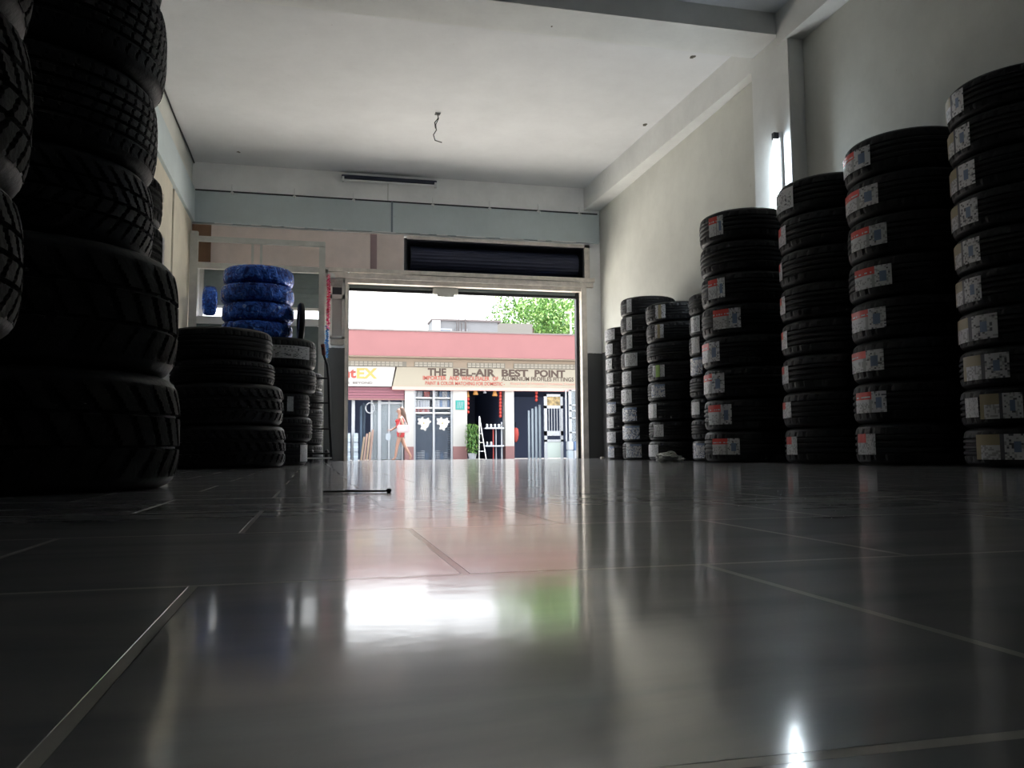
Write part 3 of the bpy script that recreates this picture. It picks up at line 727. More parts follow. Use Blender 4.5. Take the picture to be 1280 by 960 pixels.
for w_, a, b in (('IMPORTER', 528, 557), ('AND', 561, 573), ('WHOLESALER', 576, 611), ('OF', 615, 622)):
    obj('lettering', text_bm(w_, sx(a), sx(b), sz(476), sz(470.8), yS, fat=.016), M_rd, t)
obj('lettering', text_bm('ALUMINIUM PROFILES FITTINGS', sx(626), sx(716), sz(477, 680), sz(471.8, 680), yS, fat=.012), M_brn, t)
obj('lettering', text_bm('PAINT & COLOR MATCHING FOR DOMESTIC -', sx(531), sx(630), sz(482), sz(477.5), yS, fat=.010), M_rd, t)
obj('lettering', text_bm('Scope for all Projects / Domestic Purposes', sx(637), sx(722), sz(482.5, 680), sz(478.5, 680), yS, fat=.004), M_pale, t)
obj('lower_edge', B(xs0, sx(740), yS - .02, yS + .1, z0 - .10, z0), mat('sign_pink_edge', (.62, .30, .27), .6), t)
t = thing('shop_sign', 'white shop sign ending in red and gold letters ntEX, left of cream sign', 'sign', (0, 0, 0))
bm = bmesh.new(); xw0, xw1 = sx(395, 472), sx(489, 472)
vs = [bm.verts.new(v) for v in ((xw0, yS, z0), (xw1, yS, z0), (xw1 + .12, yS, z1), (xw0, yS, z1), (xw0, yS + .1, z0), (xw1, yS + .1, z0), (xw1 + .12, yS + .1, z1), (xw0, yS + .1, z1))]
for f in ((0, 1, 2, 3), (7, 6, 5, 4), (0, 4, 5, 1), (3, 2, 6, 7), (1, 5, 6, 2), (0, 3, 7, 4)): bm.faces.new([vs[i] for i in f])
obj('board', bm, M_sw, t)
bm = bmesh.new()
vs = [bm.verts.new(v) for v in ((xw1, yS - .01, z0), (xs0, yS - .01, z0), (xs0 + .13, yS - .01, z1), (xw1 + .12, yS - .01, z1))]; bm.faces.new(vs)
bmesh.ops.solidify(bm, geom=bm.faces[:], thickness=.02); obj('slanted_stripe', bm, M_mar, t)
obj('lettering', text_bm('nt', sx(428), sx(444.5), sz(473, 440), sz(462, 440), yS, fat=.03), M_rd, t)
obj('lettering', text_bm('EX', sx(445.5), sx(471), sz(473.5, 440), sz(460.5, 440), yS, fat=.03), M_gld, t)
obj('lettering', text_bm('G  &  BEYOND', sx(425), sx(465), sz(480, 440), sz(477.5, 440), yS), M_brn, t)
# left shop: maroon roller shutter, posts, glass doors
t = thing('shop_shutter', 'maroon roller shutter half open over the left shop front', 'shutter', (0, 0, 0))
bm = bmesh.new(); zz = sz(498, 470); zt_ = sz(484.5, 470); k = 0
while zz < zt_: box(bm, sx(400), sx(506), YS + .02, YS + .06, zz, zz + .085, bev=.012); zz += .09
obj('curtain', bm, mat('maroon_slats', (.18, .06, .085), .5), t)
obj('bottom_bar', B(sx(400), sx(506), YS, YS + .08, sz(498, 470) - .05, sz(498, 470)), M_mar, t)
M_blw = mat('bluish_white_frame', (.32, .34, .37), .5)
M_gls = mat('pale_shop_glass', (.25, .29, .32), .12, alpha=.55)
t = thing('glass_door', 'pale glass sliding doors with white frames in left shop', 'door', (0, YS + .2, G))
hz = sz(500, 480) - G
for (a, b, n_) in ((440, 444, 'post'), (473, 477, 'post'), (464, 466.5, 'stile'), (486, 488, 'stile'), (503, 505, 'stile')): obj(n_, B(sx(a), sx(b), -.05, .05, 0, hz), M_blw, t)
obj('top_rail', B(sx(474), sx(505), -.04, .04, hz - .12, hz - .05), M_blw, t)
obj('pane', B(sx(466), sx(486), -.005, .005, .05, hz - .1), M_gls, t); obj('pane', B(sx(488), sx(503), -.005, .005, .05, hz - .1), M_gls, t)
obj('back_panel', B(sx(466), sx(504), .6, .65, 0, hz), mat('pale_back_panel', (.55, .58, .62), .7, noise=.15), t)
# stacked boxes in the left shop
bxm = mat('pale_blue_box', (.30, .35, .40), .6); bxl = mat('box_tape', (.35, .45, .55), .6)
for ci, (a, b) in enumerate(((431.5, 438), (442, 447.5))):
    for k in range(3):
        zz0 = k * .29
        t = thing('carton', 'pale blue carton, %s of the %s pile in the left shop' % (('bottom', 'middle', 'top')[k], ('left', 'right')[ci]), 'box', (sx((a + b) / 2), YS - .15, G + zz0), 0, 'pale cartons in the left shop')
        w = (sx(b) - sx(a)) / 2; obj('carton_body', B(-w, w, -.12, .12, 0, .275, bev=.01), bxm, t); obj('tape', B(-w - .002, w + .002, -.122, .122, .12, .16), bxl, t)
pl = mat('pale_plank', (.28, .21, .15), .7, noise=.2); pl2 = mat('pinkish_plank', (.27, .18, .15), .7, noise=.2)
for k, (a, b, top, lean) in enumerate(((450.5, 453.0, 546, .10), (454.0, 456.5, 542, .10), (457.5, 460.0, 540, .10), (461.0, 463.8, 537, .10))):
    x0, x1 = sx(a), sx(b); h_ = sz(top, 460) - G
    bm = bmesh.new(); box(bm, x0, x1, 0, .04, 0, h_)
    for v in bm.verts: v.co.x += lean * (v.co.z / h_); v.co.y += .1 * v.co.z / h_
    o = obj('plank', bm, (pl, pl2)[k % 2], loc=(0, YS - .05, G)); tag(o, 'timber plank leaning in the left shop, %s' % ('leftmost and lowest', 'second from left', 'third from left', 'rightmost and tallest')[k], 'plank', 'planks leaning in the left shop')
bm = bmesh.new(); box(bm, sx(452), sx(455), .8, 1.0, 0, 1.75); box(bm, sx(456), sx(459), .9, 1.1, 0, 1.85)
tag(obj('pipe_rack', bm, mat('blue_grey_profiles', (.08, .13, .20), .5), loc=(0, YS, G)), 'dark blue upright aluminium profiles behind the planks', 'profiles')
bm = bmesh.new(); bmesh.ops.create_circle(bm, segments=24, radius=.14); bm.free()
c = onY(462.5, 510, YS + .1); bm = bmesh.new(); tube(bm, [(c.x + .13 * math.cos(a), YS + .1, c.z + .16 * math.sin(a)) for a in [2 * PI * k / 20 for k in range(21)]], .02, 6)
tag(obj('hose_ring', bm, M_blw), 'white coiled ring hanging in left shop doorway', 'ring')
# shop window with shelves
t = thing('shop_window', 'tall white framed shop window with shelves of cans behind glass', 'window', (0, YS, G))
wz1 = sz(485, 540) - G
for (a, b, n_) in ((517, 519.5, 'side_frame'), (541, 543.5, 'mullion'), (563.5, 566, 'side_frame')): obj(n_, B(sx(a), sx(b), 0, .08, 0, wz1), M_blw, t)
obj('top_frame', B(sx(517), sx(566), 0, .08, wz1 - .06, wz1), M_blw, t)
for (a, b) in ((519.5, 541), (543.5, 563.5)): obj('pane', B(sx(a), sx(b), .03, .036, 0, wz1 - .06), mat('window_glass', (.3, .35, .4), .05, alpha=.05), t)
for py in (497, 509.5, 516): obj('shelf', B(sx(518), sx(565), .12, .7, sz(py, 540) - G - .02, sz(py, 540) - G + .02), M_white, t)
obj('lower_grille', (lambda bm: ([box(bm, sx(519), sx(564), .2, .22, .05 + k * .07, .075 + k * .07) for k in range(20)], bm)[-1])(bmesh.new()), mat('blue_grille', (.03, .06, .12), .5), t)
obj('backing', B(sx(518), sx(565), .9, .95, 0, wz1), mat('dark_blue_backing', (.03, .05, .09), .7), t)
cans = [mat('can_white', (.34, .36, .4), .4), mat('can_blue', (.08, .14, .26), .4), mat('can_red', (.3, .04, .035), .4), mat('can_pink', (.34, .2, .23), .5), mat('can_grey', (.28, .30, .35), .4)]
bm = bmesh.new(); lathe(bm, [(.06, 0), (.062, .005), (.058, .01), (.058, .17), (.062, .175), (.062, .19), (.05, .19), (.05, .182), (0, .182)], 14)
canp = None
for ri, py in enumerate((497, 509.5, 516)):
    for k in range(14):
        px = 521 + k * 3.2
        if 540 < px < 544.5: continue
        if ri == 2 and px > 543: continue
        if ri == 0 and k in (3, 9): continue
        nm = 'on the %s window shelf' % ('top', 'middle', 'lowest')[ri]
        ci = 2 if (ri == 0 and k in (4, 5)) else ((3 if k % 2 else 2) if ri == 2 else ((0, 0, 4, 0)[k % 4] if px < 541 else (0, 1, 0)[k % 3]))
        if canp is None: canp = obj('can_body', bm, cans[0]); base = canp.data; COL.objects.unlink(canp); meshes = []
        while len(meshes) < 5:
            me = base.copy(); me.materials.clear(); me.materials.append(cans[len(meshes)]); meshes.append(me)
        o = bpy.data.objects.new('paint_can', meshes[ci]); COL.objects.link(o); z_ = sz(py, 540) + .021
        o.location = (sx(px), YS + .35, z_); o.scale = (1, 1, (1, 1.25, .6)[ri])
        col = ('white', 'blue', 'red', 'pink', 'grey')[ci]
        side = 'left' if px < 541 else 'right'
        tag(o, '%s paint can %s, %s half' % (col, nm, side), 'can', '%s paint cans on the %s half of the %s shelf' % (col, side, ('top', 'middle', 'lowest')[ri]))
# floral posters low in the window
def flower(bm, cx, cz, r, y):
    vs = []
    for k in range(28):
        a = 2 * PI * k / 28; rr = r * (.78 + .22 * math.cos(5 * a)); vs.append(bm.verts.new((cx + rr * math.cos(a), y, cz + rr * 1.05 * math.sin(a))))
    f = bm.faces.new(vs); r_ = bmesh.ops.extrude_face_region(bm, geom=[f])
    for v in r_['geom']:
        if isinstance(v, bmesh.types.BMVert): v.co.y -= .01
for k, (px, n_) in enumerate(((530.5, 'left'), (554, 'right'))):
    c = onY(px, 529, YS); t = thing('flower_poster', 'white flower cut-out hung in the %s pane of the shop window' % n_, 'poster', (c.x, YS + .1, c.z))
    for j, (dx, dz, r, cc) in enumerate(((-.08, .06, .14, (.62, .62, .6)), (.1, .05, .13, (.66, .66, .62)), (0, -.1, .14, (.6, .6, .56)))):
        bm = bmesh.new(); flower(bm, dx, dz, r, -.01 * j); obj('petals', bm, mat('petals_white', cc, .6), t)
    bm = bmesh.new(); bmesh.ops.create_icosphere(bm, subdivisions=2, radius=.04); obj('centre', bm, mat('petal_centre', (.5, .38, .15), .6), t)
# dark printed rolls & packages low in window
for k in range(8):
    px = 521 + (k % 4) * 5 + (24 if k >= 4 else 0); 
    t_ = obj('package', B(-.055, .055, -.05, .05, 0, .24 + .04 * (k % 3), bev=.008), (cans[1], cans[4], cans[0])[k % 3]); t_.location = (sx(px), YS + .5, G + .0)
    tag(t_, '%s package on floor of the shop window, %s of the %s four' % (('blue', 'grey', 'white')[k % 3], ('first', 'second', 'third', 'last')[k % 4], 'left' if k < 4 else 'right'), 'package', 'packages at the bottom of the shop window')
# teal plaque on pillar
c0 = onY(569.5, 512, YS - .06); c1 = onY(580.5, 500.5, YS - .06)
t = thing('plaque', 'small teal square plaque on the white pillar', 'sign', (0, 0, 0))
obj('plate', B(c0.x, c1.x, YS - .08, YS - .05, c0.z, c1.z), mat('teal_plate', (.01, .22, .20), .5), t)
bm = bmesh.new()
for k in range(4):
    tube(bm, [(c0.x + .05 + .05 * k, YS - .083, c0.z + .04), (c0.x + .08 + .05 * k, YS - .083, c1.z - .05)], .008, 5)
obj('emblem', bm, M_blw, t)
# hanging lanterns and chains
def lantern(px, py, col, lab, grp, h=.22, r=.09):
    c = onY(px, py, YS + .1); t = thing('paper_lantern', lab, 'lantern', (c.x, YS + .1, c.z), 0, grp)
    bm = bmesh.new(); lathe(bm, [(.02, h), (r * .35, h * .9), (r * .6, h * .5), (r, 0), (r * .85, -.02), (0, -.02)], 16); obj('shade', bm, col, t, smooth=True)
    bm = bmesh.new(); tube(bm, [(0, 0, h), (0, 0, h + .12)], .006, 5); obj('string', bm, M_black, t)
M_or = mat('orange_lantern', (.42, .2, .05), .5); M_re = mat('red_lantern', (.34, .03, .02), .5)
lantern(594.5, 493, M_or, 'orange bell ornament hanging in middle shop opening, left one', 'orange hanging bells'); lantern(618.5, 494.5, M_or, 'orange bell ornament hanging in middle shop opening, right one', 'orange hanging bells')
lantern(585, 496, M_or, 'small orange bell ornament hung at left edge of middle opening', 'orange hanging bells', .18, .05); lantern(606, 491, cans[4], 'small grey bell ornament between the two orange bells', 'grey bell', .14, .06)
for px, y0, y1, n_, lab in ((625.5, 487, 520, 9, 'long red paper chain hanging by the pillar of middle opening'), (585, 499, 515, 4, 'short red paper chain at left edge of middle opening'), (670.5, 487, 500, 4, 'red hanging ornament in the right shop opening')):
    t = thing('paper_chain', lab, 'ornament', (0, 0, 0))
    for k in range(n_):
        c = onY(px, y0 + (y1 - y0) * k / max(1, n_ - 1), YS + .05); bm = bmesh.new(); bmesh.ops.create_icosphere(bm, subdivisions=2, radius=.05, matrix=Matrix.Translation(c) @ Matrix.Diagonal((1, 1, 1.2, 1))); obj('bead', bm, M_re, t)
# potted plant
c = onY(590, 570, YS - .35); t = thing('potted_plant', 'green bushy plant standing at the left of middle shop opening', 'plant', (c.x, YS - .40, G))
bm = bmesh.new(); lathe(bm, [(.10, 0), (.14, .2), (.15, .22), (.13, .22), (.11, .19), (0, .19)], 18); obj('pot', bm, M_blw, t)
bm = bmesh.new(); rnd = random.Random(5)
for k in range(10): tube(bm, [(0, 0, .2), (rnd.uniform(-.12, .12), rnd.uniform(-.1, .1), .6), (rnd.uniform(-.2, .2), rnd.uniform(-.15, .15), rnd.uniform(.8, 1.05))], .008, 5)
obj('stems', bm, mat('stem_green', (.10, .20, .05), .7), t)
bm = bmesh.new()
for k in range(700):
    a = rnd.uniform(0, 2 * PI); zz = rnd.uniform(.25, 1.15); rr = .24 * math.sqrt(rnd.random()) * (1.05 - abs(zz - .75) * .7); p = Vector((rr * math.cos(a), rr * math.sin(a), zz))
    d = Vector((math.cos(a) * .5, math.sin(a) * .5, rnd.uniform(-1.2, .2))).normalized() * rnd.uniform(.07, .13); s = Vector((-math.sin(a), math.cos(a), 0)) * .016
    f = bm.faces.new([bm.verts.new(p), bm.verts.new(p + d * .5 + s), bm.verts.new(p + d), bm.verts.new(p + d * .5 - s)]); f.material_index = k % 2
obj('leaves', bm, [mat('leaf_green', (.04, .13, .02), .5), mat('leaf_light_green', (.10, .2, .04), .5)], t)
# step ladder
t = thing('step_ladder', 'white folding step ladder beside the green plant', 'ladder', (0, YS - .25, G))
xl0, xl1, xt = sx(596.5), sx(605.5), sx(598)
for a in (xl0, xl1):
    bm = bmesh.new(); tube(bm, [(a, 0, 0), (xt, .1, 1.38)], .018, 6); obj('rail', bm, M_white, t)
for k in range(1, 5):
    f = k / 5; obj('step', B(xl0 + (xt - xl0) * f, xl1 + (xt - xl1) * f, .0, .12, 1.38 * f - .01, 1.38 * f + .01), M_white, t)
# display tables with steel goods
t = thing('display_table', 'two-tier steel display table in the middle shop opening', 'table', (sx(616), YS - .1, G))
for zz, n_ in ((.98, 'upper_top'), (.42, 'lower_top')): obj(n_, B(-.32, .30, -.2, .2, zz, zz + .04, bev=.008), mat('steel_top', (.45, .50, .58), .3, .5), t)
obj('leg', B(-.03, 0, -.02, .02, 0, .98), M_re, t); obj('leg', B(.06, .09, -.02, .02, 0, .98), M_blw, t); obj('leg', B(.24, .28, -.02, .02, 0, 1.2), M_blw, t)
rnd = random.Random(9)
for k in range(6):
    zz = (1.023 if k < 4 else .463); xx = sx(616) + (-.22 + .13 * (k % 4)); t2 = thing('steel_pot', 'small steel pot on %s shelf of display table, %s' % (('upper', 'lower')[k > 3], ('first', 'second', 'third', 'fourth')[k % 4]), 'pot', (xx, YS - .12, G + zz), 0, 'steel pots on the display table')
    r = rnd.uniform(.04, .06); bm = bmesh.new(); lathe(bm, [(r * .8, 0), (r, .03), (r, .09), (r * 1.1, .095), (r * .2, .12), (0, .14)], 14); obj('vessel', bm, M_chrome, t2, smooth=True)
    bm = bmesh.new(); tube(bm, [(r, 0, .06), (r + .06, 0, .1)], .008, 5); obj('handle', bm, M_black, t2)
# right shop: display doors and panels
t = thing('display_door', 'white panelled security door with bars shown in right shop opening', 'door', (0, YS - .1, G))
x0, x1, h_ = sx(679), sx(702.5), sz(493, 690) - G
for (a, b, c_, d, n_) in ((x0, x0 + .1, 0, h_, 'stile'), (x1 - .09, x1, 0, h_, 'stile'), (x0, x1, h_ - .08, h_, 'top_rail'), (x0, x1, sz(509, 690) - G - .05, sz(509, 690) - G + .05, 'rail'), (x0, x1, sz(541, 690) - G - .1, sz(541, 690) - G + .06, 'rail'), (x0, x1, sz(551, 690) - G - .04, sz(551, 690) - G + .04, 'rail')): obj(n_, B(a, b, 0, .06, c_, d, bev=.006), M_blw, t)
obj('poster', B(x0 + .1, x1 - .09, .02, .03, sz(508, 690) - G, h_ - .08), mat('colourful_poster', (.30, .22, .10), .6, noise=.9, nscale=9), t)
for k in range(5): xx = x0 + .17 + k * .09; obj('bar', B(xx - .01, xx + .01, .02, .04, sz(540, 690) - G, sz(510, 690) - G), M_blw, t)
obj('kick_panel', B(x0 + .1, x1 - .09, .02, .04, .05, sz(552, 690) - G), mat('grey_green_panel', (.36, .42, .40), .6), t)
M_pnl = mat('grey_blue_panel', (.24, .29, .34), .4, .3)
for k in range(4):
    a = 665 + k * 3.6; top = sz(512 - k * 2.2, 670) - G
    o = obj('profile_panel', B(sx(a), sx(a + 2.6), .05, .10, 0, top), M_pnl, loc=(0, YS + .5 - .1 * k, G)); tag(o, 'grey upright metal panel left of the barred display door, %s from left' % ('first', 'second', 'third', 'fourth')[k], 'panel', 'upright metal panels in the right shop')
t = thing('display_window', 'white multi-pane window frames displayed at the right of right shop', 'window', (0, YS - .3, G))
for (a, b) in ((703.5, 705), (707.5, 711), (716, 718), (722, 724.5)): obj('stile', B(sx(a), sx(b), 0, .06, sz(552, 710) - G, sz(488, 710) - G), M_blw, t)
for py in (489, 507, 514, 523, 541): obj('rail', B(sx(708), sx(724.5), 0, .05, sz(py, 710) - G - .02, sz(py, 710) - G + .02), M_blw, t)
obj('pane', B(sx(709), sx(723), .025, .03, sz(552, 710) - G, sz(489, 710) - G), M_gls, t)
for k in range(6):
    ci, rr = k % 3, k // 3
    o = obj('paint_bucket', B(-.10, .10, -.1, .1, 0, .28, bev=.02), (bxm, cans[0], cans[1])[(k + rr) % 3], loc=(sx(706.5 + ci * 7), YS - .45, G + rr * .29)); tag(o, '%s printed box, %s row, %s, at right shop corner' % (('pale blue', 'white', 'blue')[(k + rr) % 3], ('bottom', 'upper')[rr], ('left', 'middle', 'right')[ci]), 'box', 'boxes at the right shop corner')
c = onY(645, 543, YS + .3)
t = thing('red_bundle', 'red cloth bundle hung just inside right shop beside the pillar', 'cloth', (c.x, YS + .35, c.z)); bm = bmesh.new(); lathe(bm, [(.03, .22), (.09, .18), (.11, .0), (.07, -.2), (.02, -.26)], 14); obj('fabric', bm, mat('dull_red_cloth', (.40, .06, .05), .8), t, smooth=True)
bm = bmesh.new(); tube(bm, [(0, 0, .22), (0, 0, .4)], .01, 6); obj('hook', bm, M_black, t)

# ---- building and trees behind
YR = 34
c0 = onY(540, 418, YR); c1 = onY(622, 403, YR)
t = thing('upper_house', 'pale grey upper storey rising behind the pink parapet', 'building', (0, YR, 0))
M_uh = mat('pale_grey_render', (.20, .21, .22), .8, noise=.06, nscale=2); M_uw = mat('blue_grey_window', (.12, .18, .25), .2)
obj('walls', B(c0.x, c1.x, 0, 1.2, 0, c1.z), M_uh, t); obj('roof_slab', B(c0.x - .05, c1.x + .15, -.1, 1.2, c1.z, c1.z + .07), M_cap, t)
q = onY(540, 411, YR); obj('side_wall', B(c0.x - .7 + .7, c0.x + .35, -.1, 0, 0, c1.z), mat('darker_render', (.38, .39, .40), .8), t)
w0 = onY(548, 419, YR); w1 = onY(565, 411, YR)
wf_ = obj('window_frame', B(w0.x, w1.x, -.06, 0, w0.z - .3, w1.z), M_blw, t); obj('window_pane', B(w0.x + .08, w1.x - .08, -.07, -.05, w0.z - .3, w1.z - .07), M_uw, wf_)
w0 = onY(569, 419, YR); w1 = onY(584, 411.5, YR); obj('block_wall', B(w0.x, w1.x, -.1, 0, w0.z - .3, w1.z), mat('grey_block', (.30, .31, .33), .8, noise=.3, nscale=5), t)
for px, pt in ((571, 401), (573.5, 399), (577, 403), (581.5, 398.5), (582.5, 400)):
    a = onY(px, 418, YR - .15); b = onY(px, pt, YR - .15); bm = bmesh.new(); tube(bm, [(a.x, -.15, a.z), (b.x, -.15, b.z)], .02, 5); obj('rebar', bm, mat('rebar_rust', (.10, .09, .09), .8), t)
c = onY(514, 419, YS + 1.2); bm = bmesh.new(); box(bm, c.x - .13, c.x + .13, -.12, .12, -.3, .10, bev=.03); box(bm, c.x - .09, c.x + .09, -.1, .1, .08, .14, bev=.02)
tag(obj('roof_vent', bm, mat('grey_vent', (.15, .15, .14), .8), loc=(0, YS + 1.2, c.z)), 'small grey vent box on the roof behind parapet', 'vent')
c = onY(628, 404, 38); d_ = onY(640, 404, 38)
tag(obj('far_wall', B(c.x - .6, d_.x + 1, 0, .3, 0, c.z), mat('tan_far_wall', (.2, .19, .17), .8), loc=(0, 38, 0)), 'tan wall between the grey upper house and tree', 'wall')

def tree(px, py_top, py_mid, Y, rad, label, n=10500, seed=1, ls=.125):
    c = onY(px, py_mid, Y); top = onY(px, py_top, Y).z; rnd = random.Random(seed)
    t = thing('tree', label, 'tree', (c.x, Y, GZ), 0, 'trees behind the shops')
    H = top - GZ
    bm = bmesh.new(); tube(bm, [(0, 0, 0), (.1, 0, H * .3), (0, .1, H * .55), (.1, 0, H * .8)], [.22, .19, .13, .05], 10)
    for k in range(7):
        a = k * .9; tube(bm, [(0, 0, H * .4 + k * .12), (rad * .35 * math.cos(a), rad * .35 * math.sin(a), H * .6), (rad * .7 * math.cos(a), rad * .7 * math.sin(a), H * .75)], [.09, .06, .02], 7)
    obj('trunk', bm, mat('bark', (.16, .12, .09), .9, noise=.3), t)
    cl = []
    for k in range(34):
        a = rnd.uniform(0, 2 * PI); e = rnd.uniform(-.5, 1); rr = rad * rnd.uniform(.35, .85)
        cl.append((Vector((rr * math.cos(a) * math.cos(e * .9), rr * math.sin(a) * math.cos(e * .9), H * .68 + (H * .30) * math.sin(e * 1.3))), rad * rnd.uniform(.22, .36)))
    bm = bmesh.new()
    for k in range(n):
        p, r = rnd.choice(cl); v = Vector((rnd.gauss(0, 1), rnd.gauss(0, 1), rnd.gauss(0, 1))).normalized(); q = p + v * r * rnd.uniform(.75, 1.05)
        nrm = (v + Vector((rnd.gauss(0, .5), rnd.gauss(0, .5), rnd.gauss(0, .5)))).normalized(); u = nrm.orthogonal().normalized(); u.rotate(Matrix.Rotation(rnd.uniform(0, 6), 3, nrm)); w = nrm.cross(u)
        s = ls * rnd.uniform(.6, 1.1)
        f = bm.faces.new([bm.verts.new(q - u * s), bm.verts.new(q + w * s * .45), bm.verts.new(q + u * s), bm.verts.new(q - w * s * .45)]); f.material_index = rnd.choice((0, 0, 1, 2))
    obj('foliage', bm, LEAF, t)
LEAF = [mat('foliage_green', (.12, .26, .05), .6), mat('foliage_yellow_green', (.25, .38, .11), .6), mat('foliage_deep_green', (.04, .12, .022), .6)]
for M_ in LEAF:
    M_.node_tree.nodes['Principled BSDF'].inputs['Subsurface Weight'].default_value = 0
tree(664, 371, 410, 43, 2.9, 'bright green leafy tree behind shops, left half of the crown mass', seed=1)
tree(706, 362, 405, 50, 3.6, 'tallest bright green tree at right of doorway view', seed=2)
tree(744, 368, 405, 58, 3.8, 'green tree mostly hidden behind right door jamb', n=8000, seed=3)
# lamp pole
c = onY(713.5, 419, 28); d_ = onY(713, 390, 28)
t = thing('street_lamp', 'thin white lamp pole in front of the green tree', 'lamp', (c.x, 28, 0)); bm = bmesh.new(); tube(bm, [(0, 0, zp + .2), (0, 0, d_.z)], .035, 8); obj('pole', bm, M_fw, t)
obj('lamp_head', B(-.22, .03, -.05, .05, d_.z - .06, d_.z, bev=.01), M_fw, t)

# ================================================================== PERSON
def skin_mesh(name, verts, edges, radii, mm, parent=None, sub=2, root=0):
    me = bpy.data.meshes.new(name); me.from_pydata([tuple(v) for v in verts], edges, []); me.update()
    o = bpy.data.objects.new(name, me); COL.objects.link(o)
    sk = o.modifiers.new('s', 'SKIN'); sk.use_smooth_shade = True
    if not me.skin_vertices: 
        bpy.context.view_layer.objects.active = o
    for i, r in enumerate(radii):
        me.skin_vertices[0].data[i].radius = (r if isinstance(r, tuple) else (r, r)); me.skin_vertices[0].data[i].use_root = (i == root)
    ss = o.modifiers.new('u', 'SUBSURF'); ss.levels = sub; ss.render_levels = sub
    bpy.context.view_layer.update()
    m2 = bpy.data.meshes.new_from_object(o.evaluated_get(bpy.context.evaluated_depsgraph_get()))
    bpy.data.objects.remove(o); m2.materials.clear(); m2.materials.append(mm); m2.name = name
    for p_ in m2.polygons: p_.use_smooth = True
    n = bpy.data.objects.new(name, m2); COL.objects.link(n)
    if parent: n.parent = parent
    return n
c = onY(500.5, 570, 24.6)
P = thing('person', 'person walking left past the shops in red top and red shorts with long brown hair', 'person', (c.x, 24.6, GZ))
M_skin = mat('skin', (.24, .13, .095), .55); M_hair = mat('brown_hair', (.05, .024, .015), .6); M_redc = mat('red_cloth', (.34, .03, .035), .75); M_bag = mat('pale_bag', (.36, .30, .31), .6)
# facing -X
V = [(0, 0, .86), (0.005, 0, 1.0), (-.01, 0, 1.16), (0, 0, 1.27), (-.02, 0, 1.36), (-.03, 0, 1.42), (-.03, 0, 1.50), (-.02, 0, 1.55),   # 0-7 pelvis..head
     (0, -.075, .82), (-.10, -.08, .48), (-.16, -.08, .09), (-.26, -.08, .03),      # 8-11 left leg forward
     (0, .075, .82), (.12, .08, .47), (.32, .08, .13), (.27, .08, .04),        # 12-15 right leg back
     (0, -.13, 1.25), (.07, -.17, 1.01), (-.02, -.19, .82), (-.04, -.19, .76),      # 16-19 near arm
     (0, .13, 1.25), (-.10, .17, 1.02), (-.24, .17, .92), (-.30, .16, .91)]        # 20-23 far arm
E_ = [(0, 1), (1, 2), (2, 3), (3, 4), (4, 5), (5, 6), (6, 7), (0, 8), (8, 9), (9, 10), (10, 11), (0, 12), (12, 13), (13, 14), (14, 15), (3, 16), (16, 17), (17, 18), (18, 19), (3, 20), (20, 21), (21, 22), (22, 23)]
Rr = [(.12, .14), (.095, .11), (.10, .12), (.07, .09), .042, .07, .085, .055, .085, .052, .034, .03, .085, .052, .034, .03, .045, .034, .026, .03, .045, .034, .026, .03]
body = skin_mesh('body', V, E_, Rr, M_skin, P)
# fingers of both hands
for (hx, hy, hz, d) in ((-.04, -.19, .75, Vector((-.15, 0, -1))), (-.31, .16, .91, Vector((-1, 0, -.1)))):
    bm = bmesh.new()
    for k in range(4):
        o_ = Vector((hx, hy - .024 + .016 * k, hz)); L_ = (.06, .07, .068, .055)[k]; tube(bm, [o_, o_ + d * L_ * .5, o_ + d * L_ + Vector((-.012, 0, 0))], [.008, .0075, .006], 6)
    o_ = Vector((hx - .01, hy - .03, hz + .02)); tube(bm, [o_, o_ + d * .03 + Vector((-.02, -.01, 0))], [.009, .007], 6)
    obj('hand', bm, M_skin, P, smooth=True)
bm = bmesh.new(); bmesh.ops.create_icosphere(bm, subdivisions=2, radius=.014, matrix=Matrix.Translation((-.118, 0, 1.465)) @ Matrix.Diagonal((1.3, .8, 1.2, 1))); obj('nose', bm, M_skin, P, smooth=True)
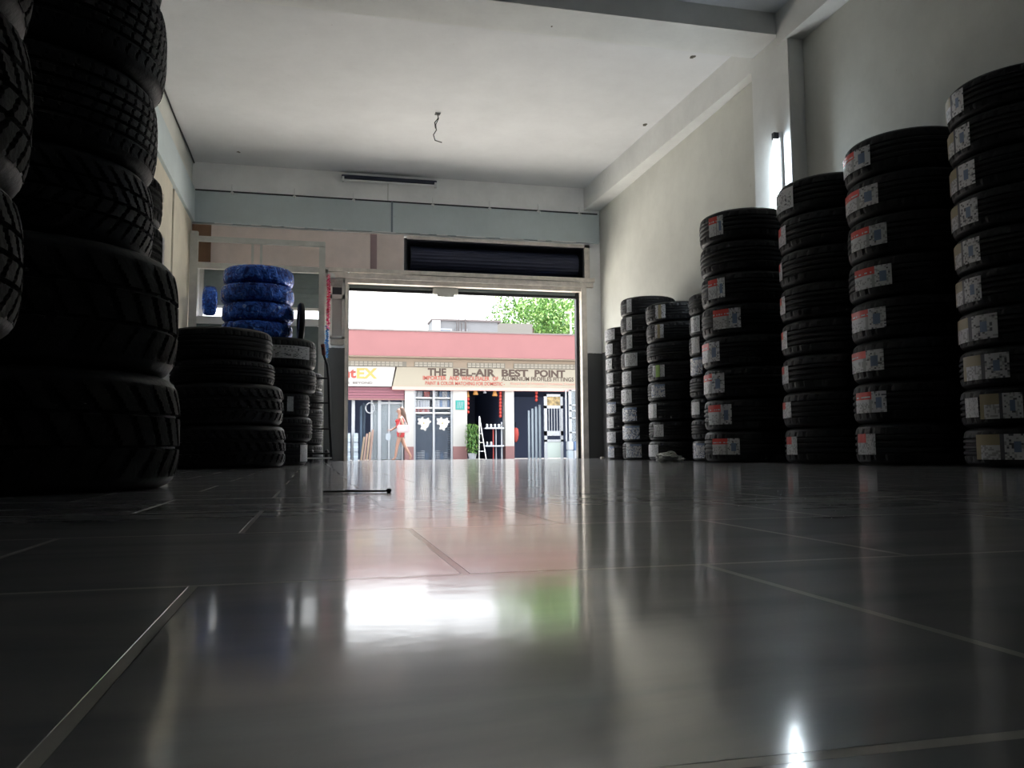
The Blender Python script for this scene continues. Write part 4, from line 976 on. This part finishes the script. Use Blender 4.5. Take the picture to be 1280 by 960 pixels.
for s in (-1, 1):
    bm = bmesh.new(); bmesh.ops.create_icosphere(bm, subdivisions=1, radius=.010, matrix=Matrix.Translation((-.103, s * .03, 1.487))); obj('eye', bm, M_black, P)
bm = bmesh.new(); bmesh.ops.create_icosphere(bm, subdivisions=1, radius=.014, matrix=Matrix.Translation((-.105, 0, 1.43)) @ Matrix.Diagonal((.6, 1.3, .4, 1))); obj('mouth', bm, mat('lips', (.45, .1, .1), .5), P)
skin_mesh('hair', [(-.03, 0, 1.56), (.03, 0, 1.53), (.075, 0, 1.42), (.13, 0, 1.25), (.20, 0, 1.06), (.24, 0, .98)], [(0, 1), (1, 2), (2, 3), (3, 4), (4, 5)], [(.07, .085), (.085, .095), (.085, .08), (.07, .055), (.04, .03), .015], M_hair, P, root=2)
skin_mesh('top', [(0, 0, 1.02), (0, 0, 1.10), (-.02, 0, 1.18), (0, 0, 1.25)], [(0, 1), (1, 2), (2, 3)], [(.115, .13), (.115, .135), (.125, .14), (.09, .13)], M_redc, P, root=1)
skin_mesh('shorts', [(0, 0, .98), (0, 0, .88), (-.02, -.08, .76), (-.045, -.08, .68), (.03, .08, .76), (.05, .08, .68)], [(0, 1), (1, 2), (2, 3), (1, 4), (4, 5)], [(.11, .125), (.135, .15), .105, .085, .105, .085], M_redc, P, root=1)
t = thing('shoulder_bag', 'pale pink shoulder bag carried at waist by walking person', 'bag', (c.x + .03, 24.6 - .25, GZ + .86))
obj('pouch', B(-.16, .20, -.075, .02, -.03, .20, bev=.03), M_bag, t); bm = bmesh.new(); tube(bm, [(-.1, 0, .19), (-.02, .06, .42), (.0, .13, .47), (.03, .07, .42), (.14, 0, .19)], .008, 6); obj('strap', bm, M_bag, t)
t = thing('carrier_bag', 'small pale blue carrier bag in the forward hand of walking person', 'bag', (c.x - .345, 24.6 + .16, GZ + .62))
obj('pouch', B(-.07, .07, -.03, .03, 0, .20, bev=.015), bxm, t); bm = bmesh.new(); tube(bm, [(-.05, 0, .19), (-.01, 0, .28), (.01, 0, .28), (.05, 0, .19)], .006, 6); obj('handle', bm, bxm, t)
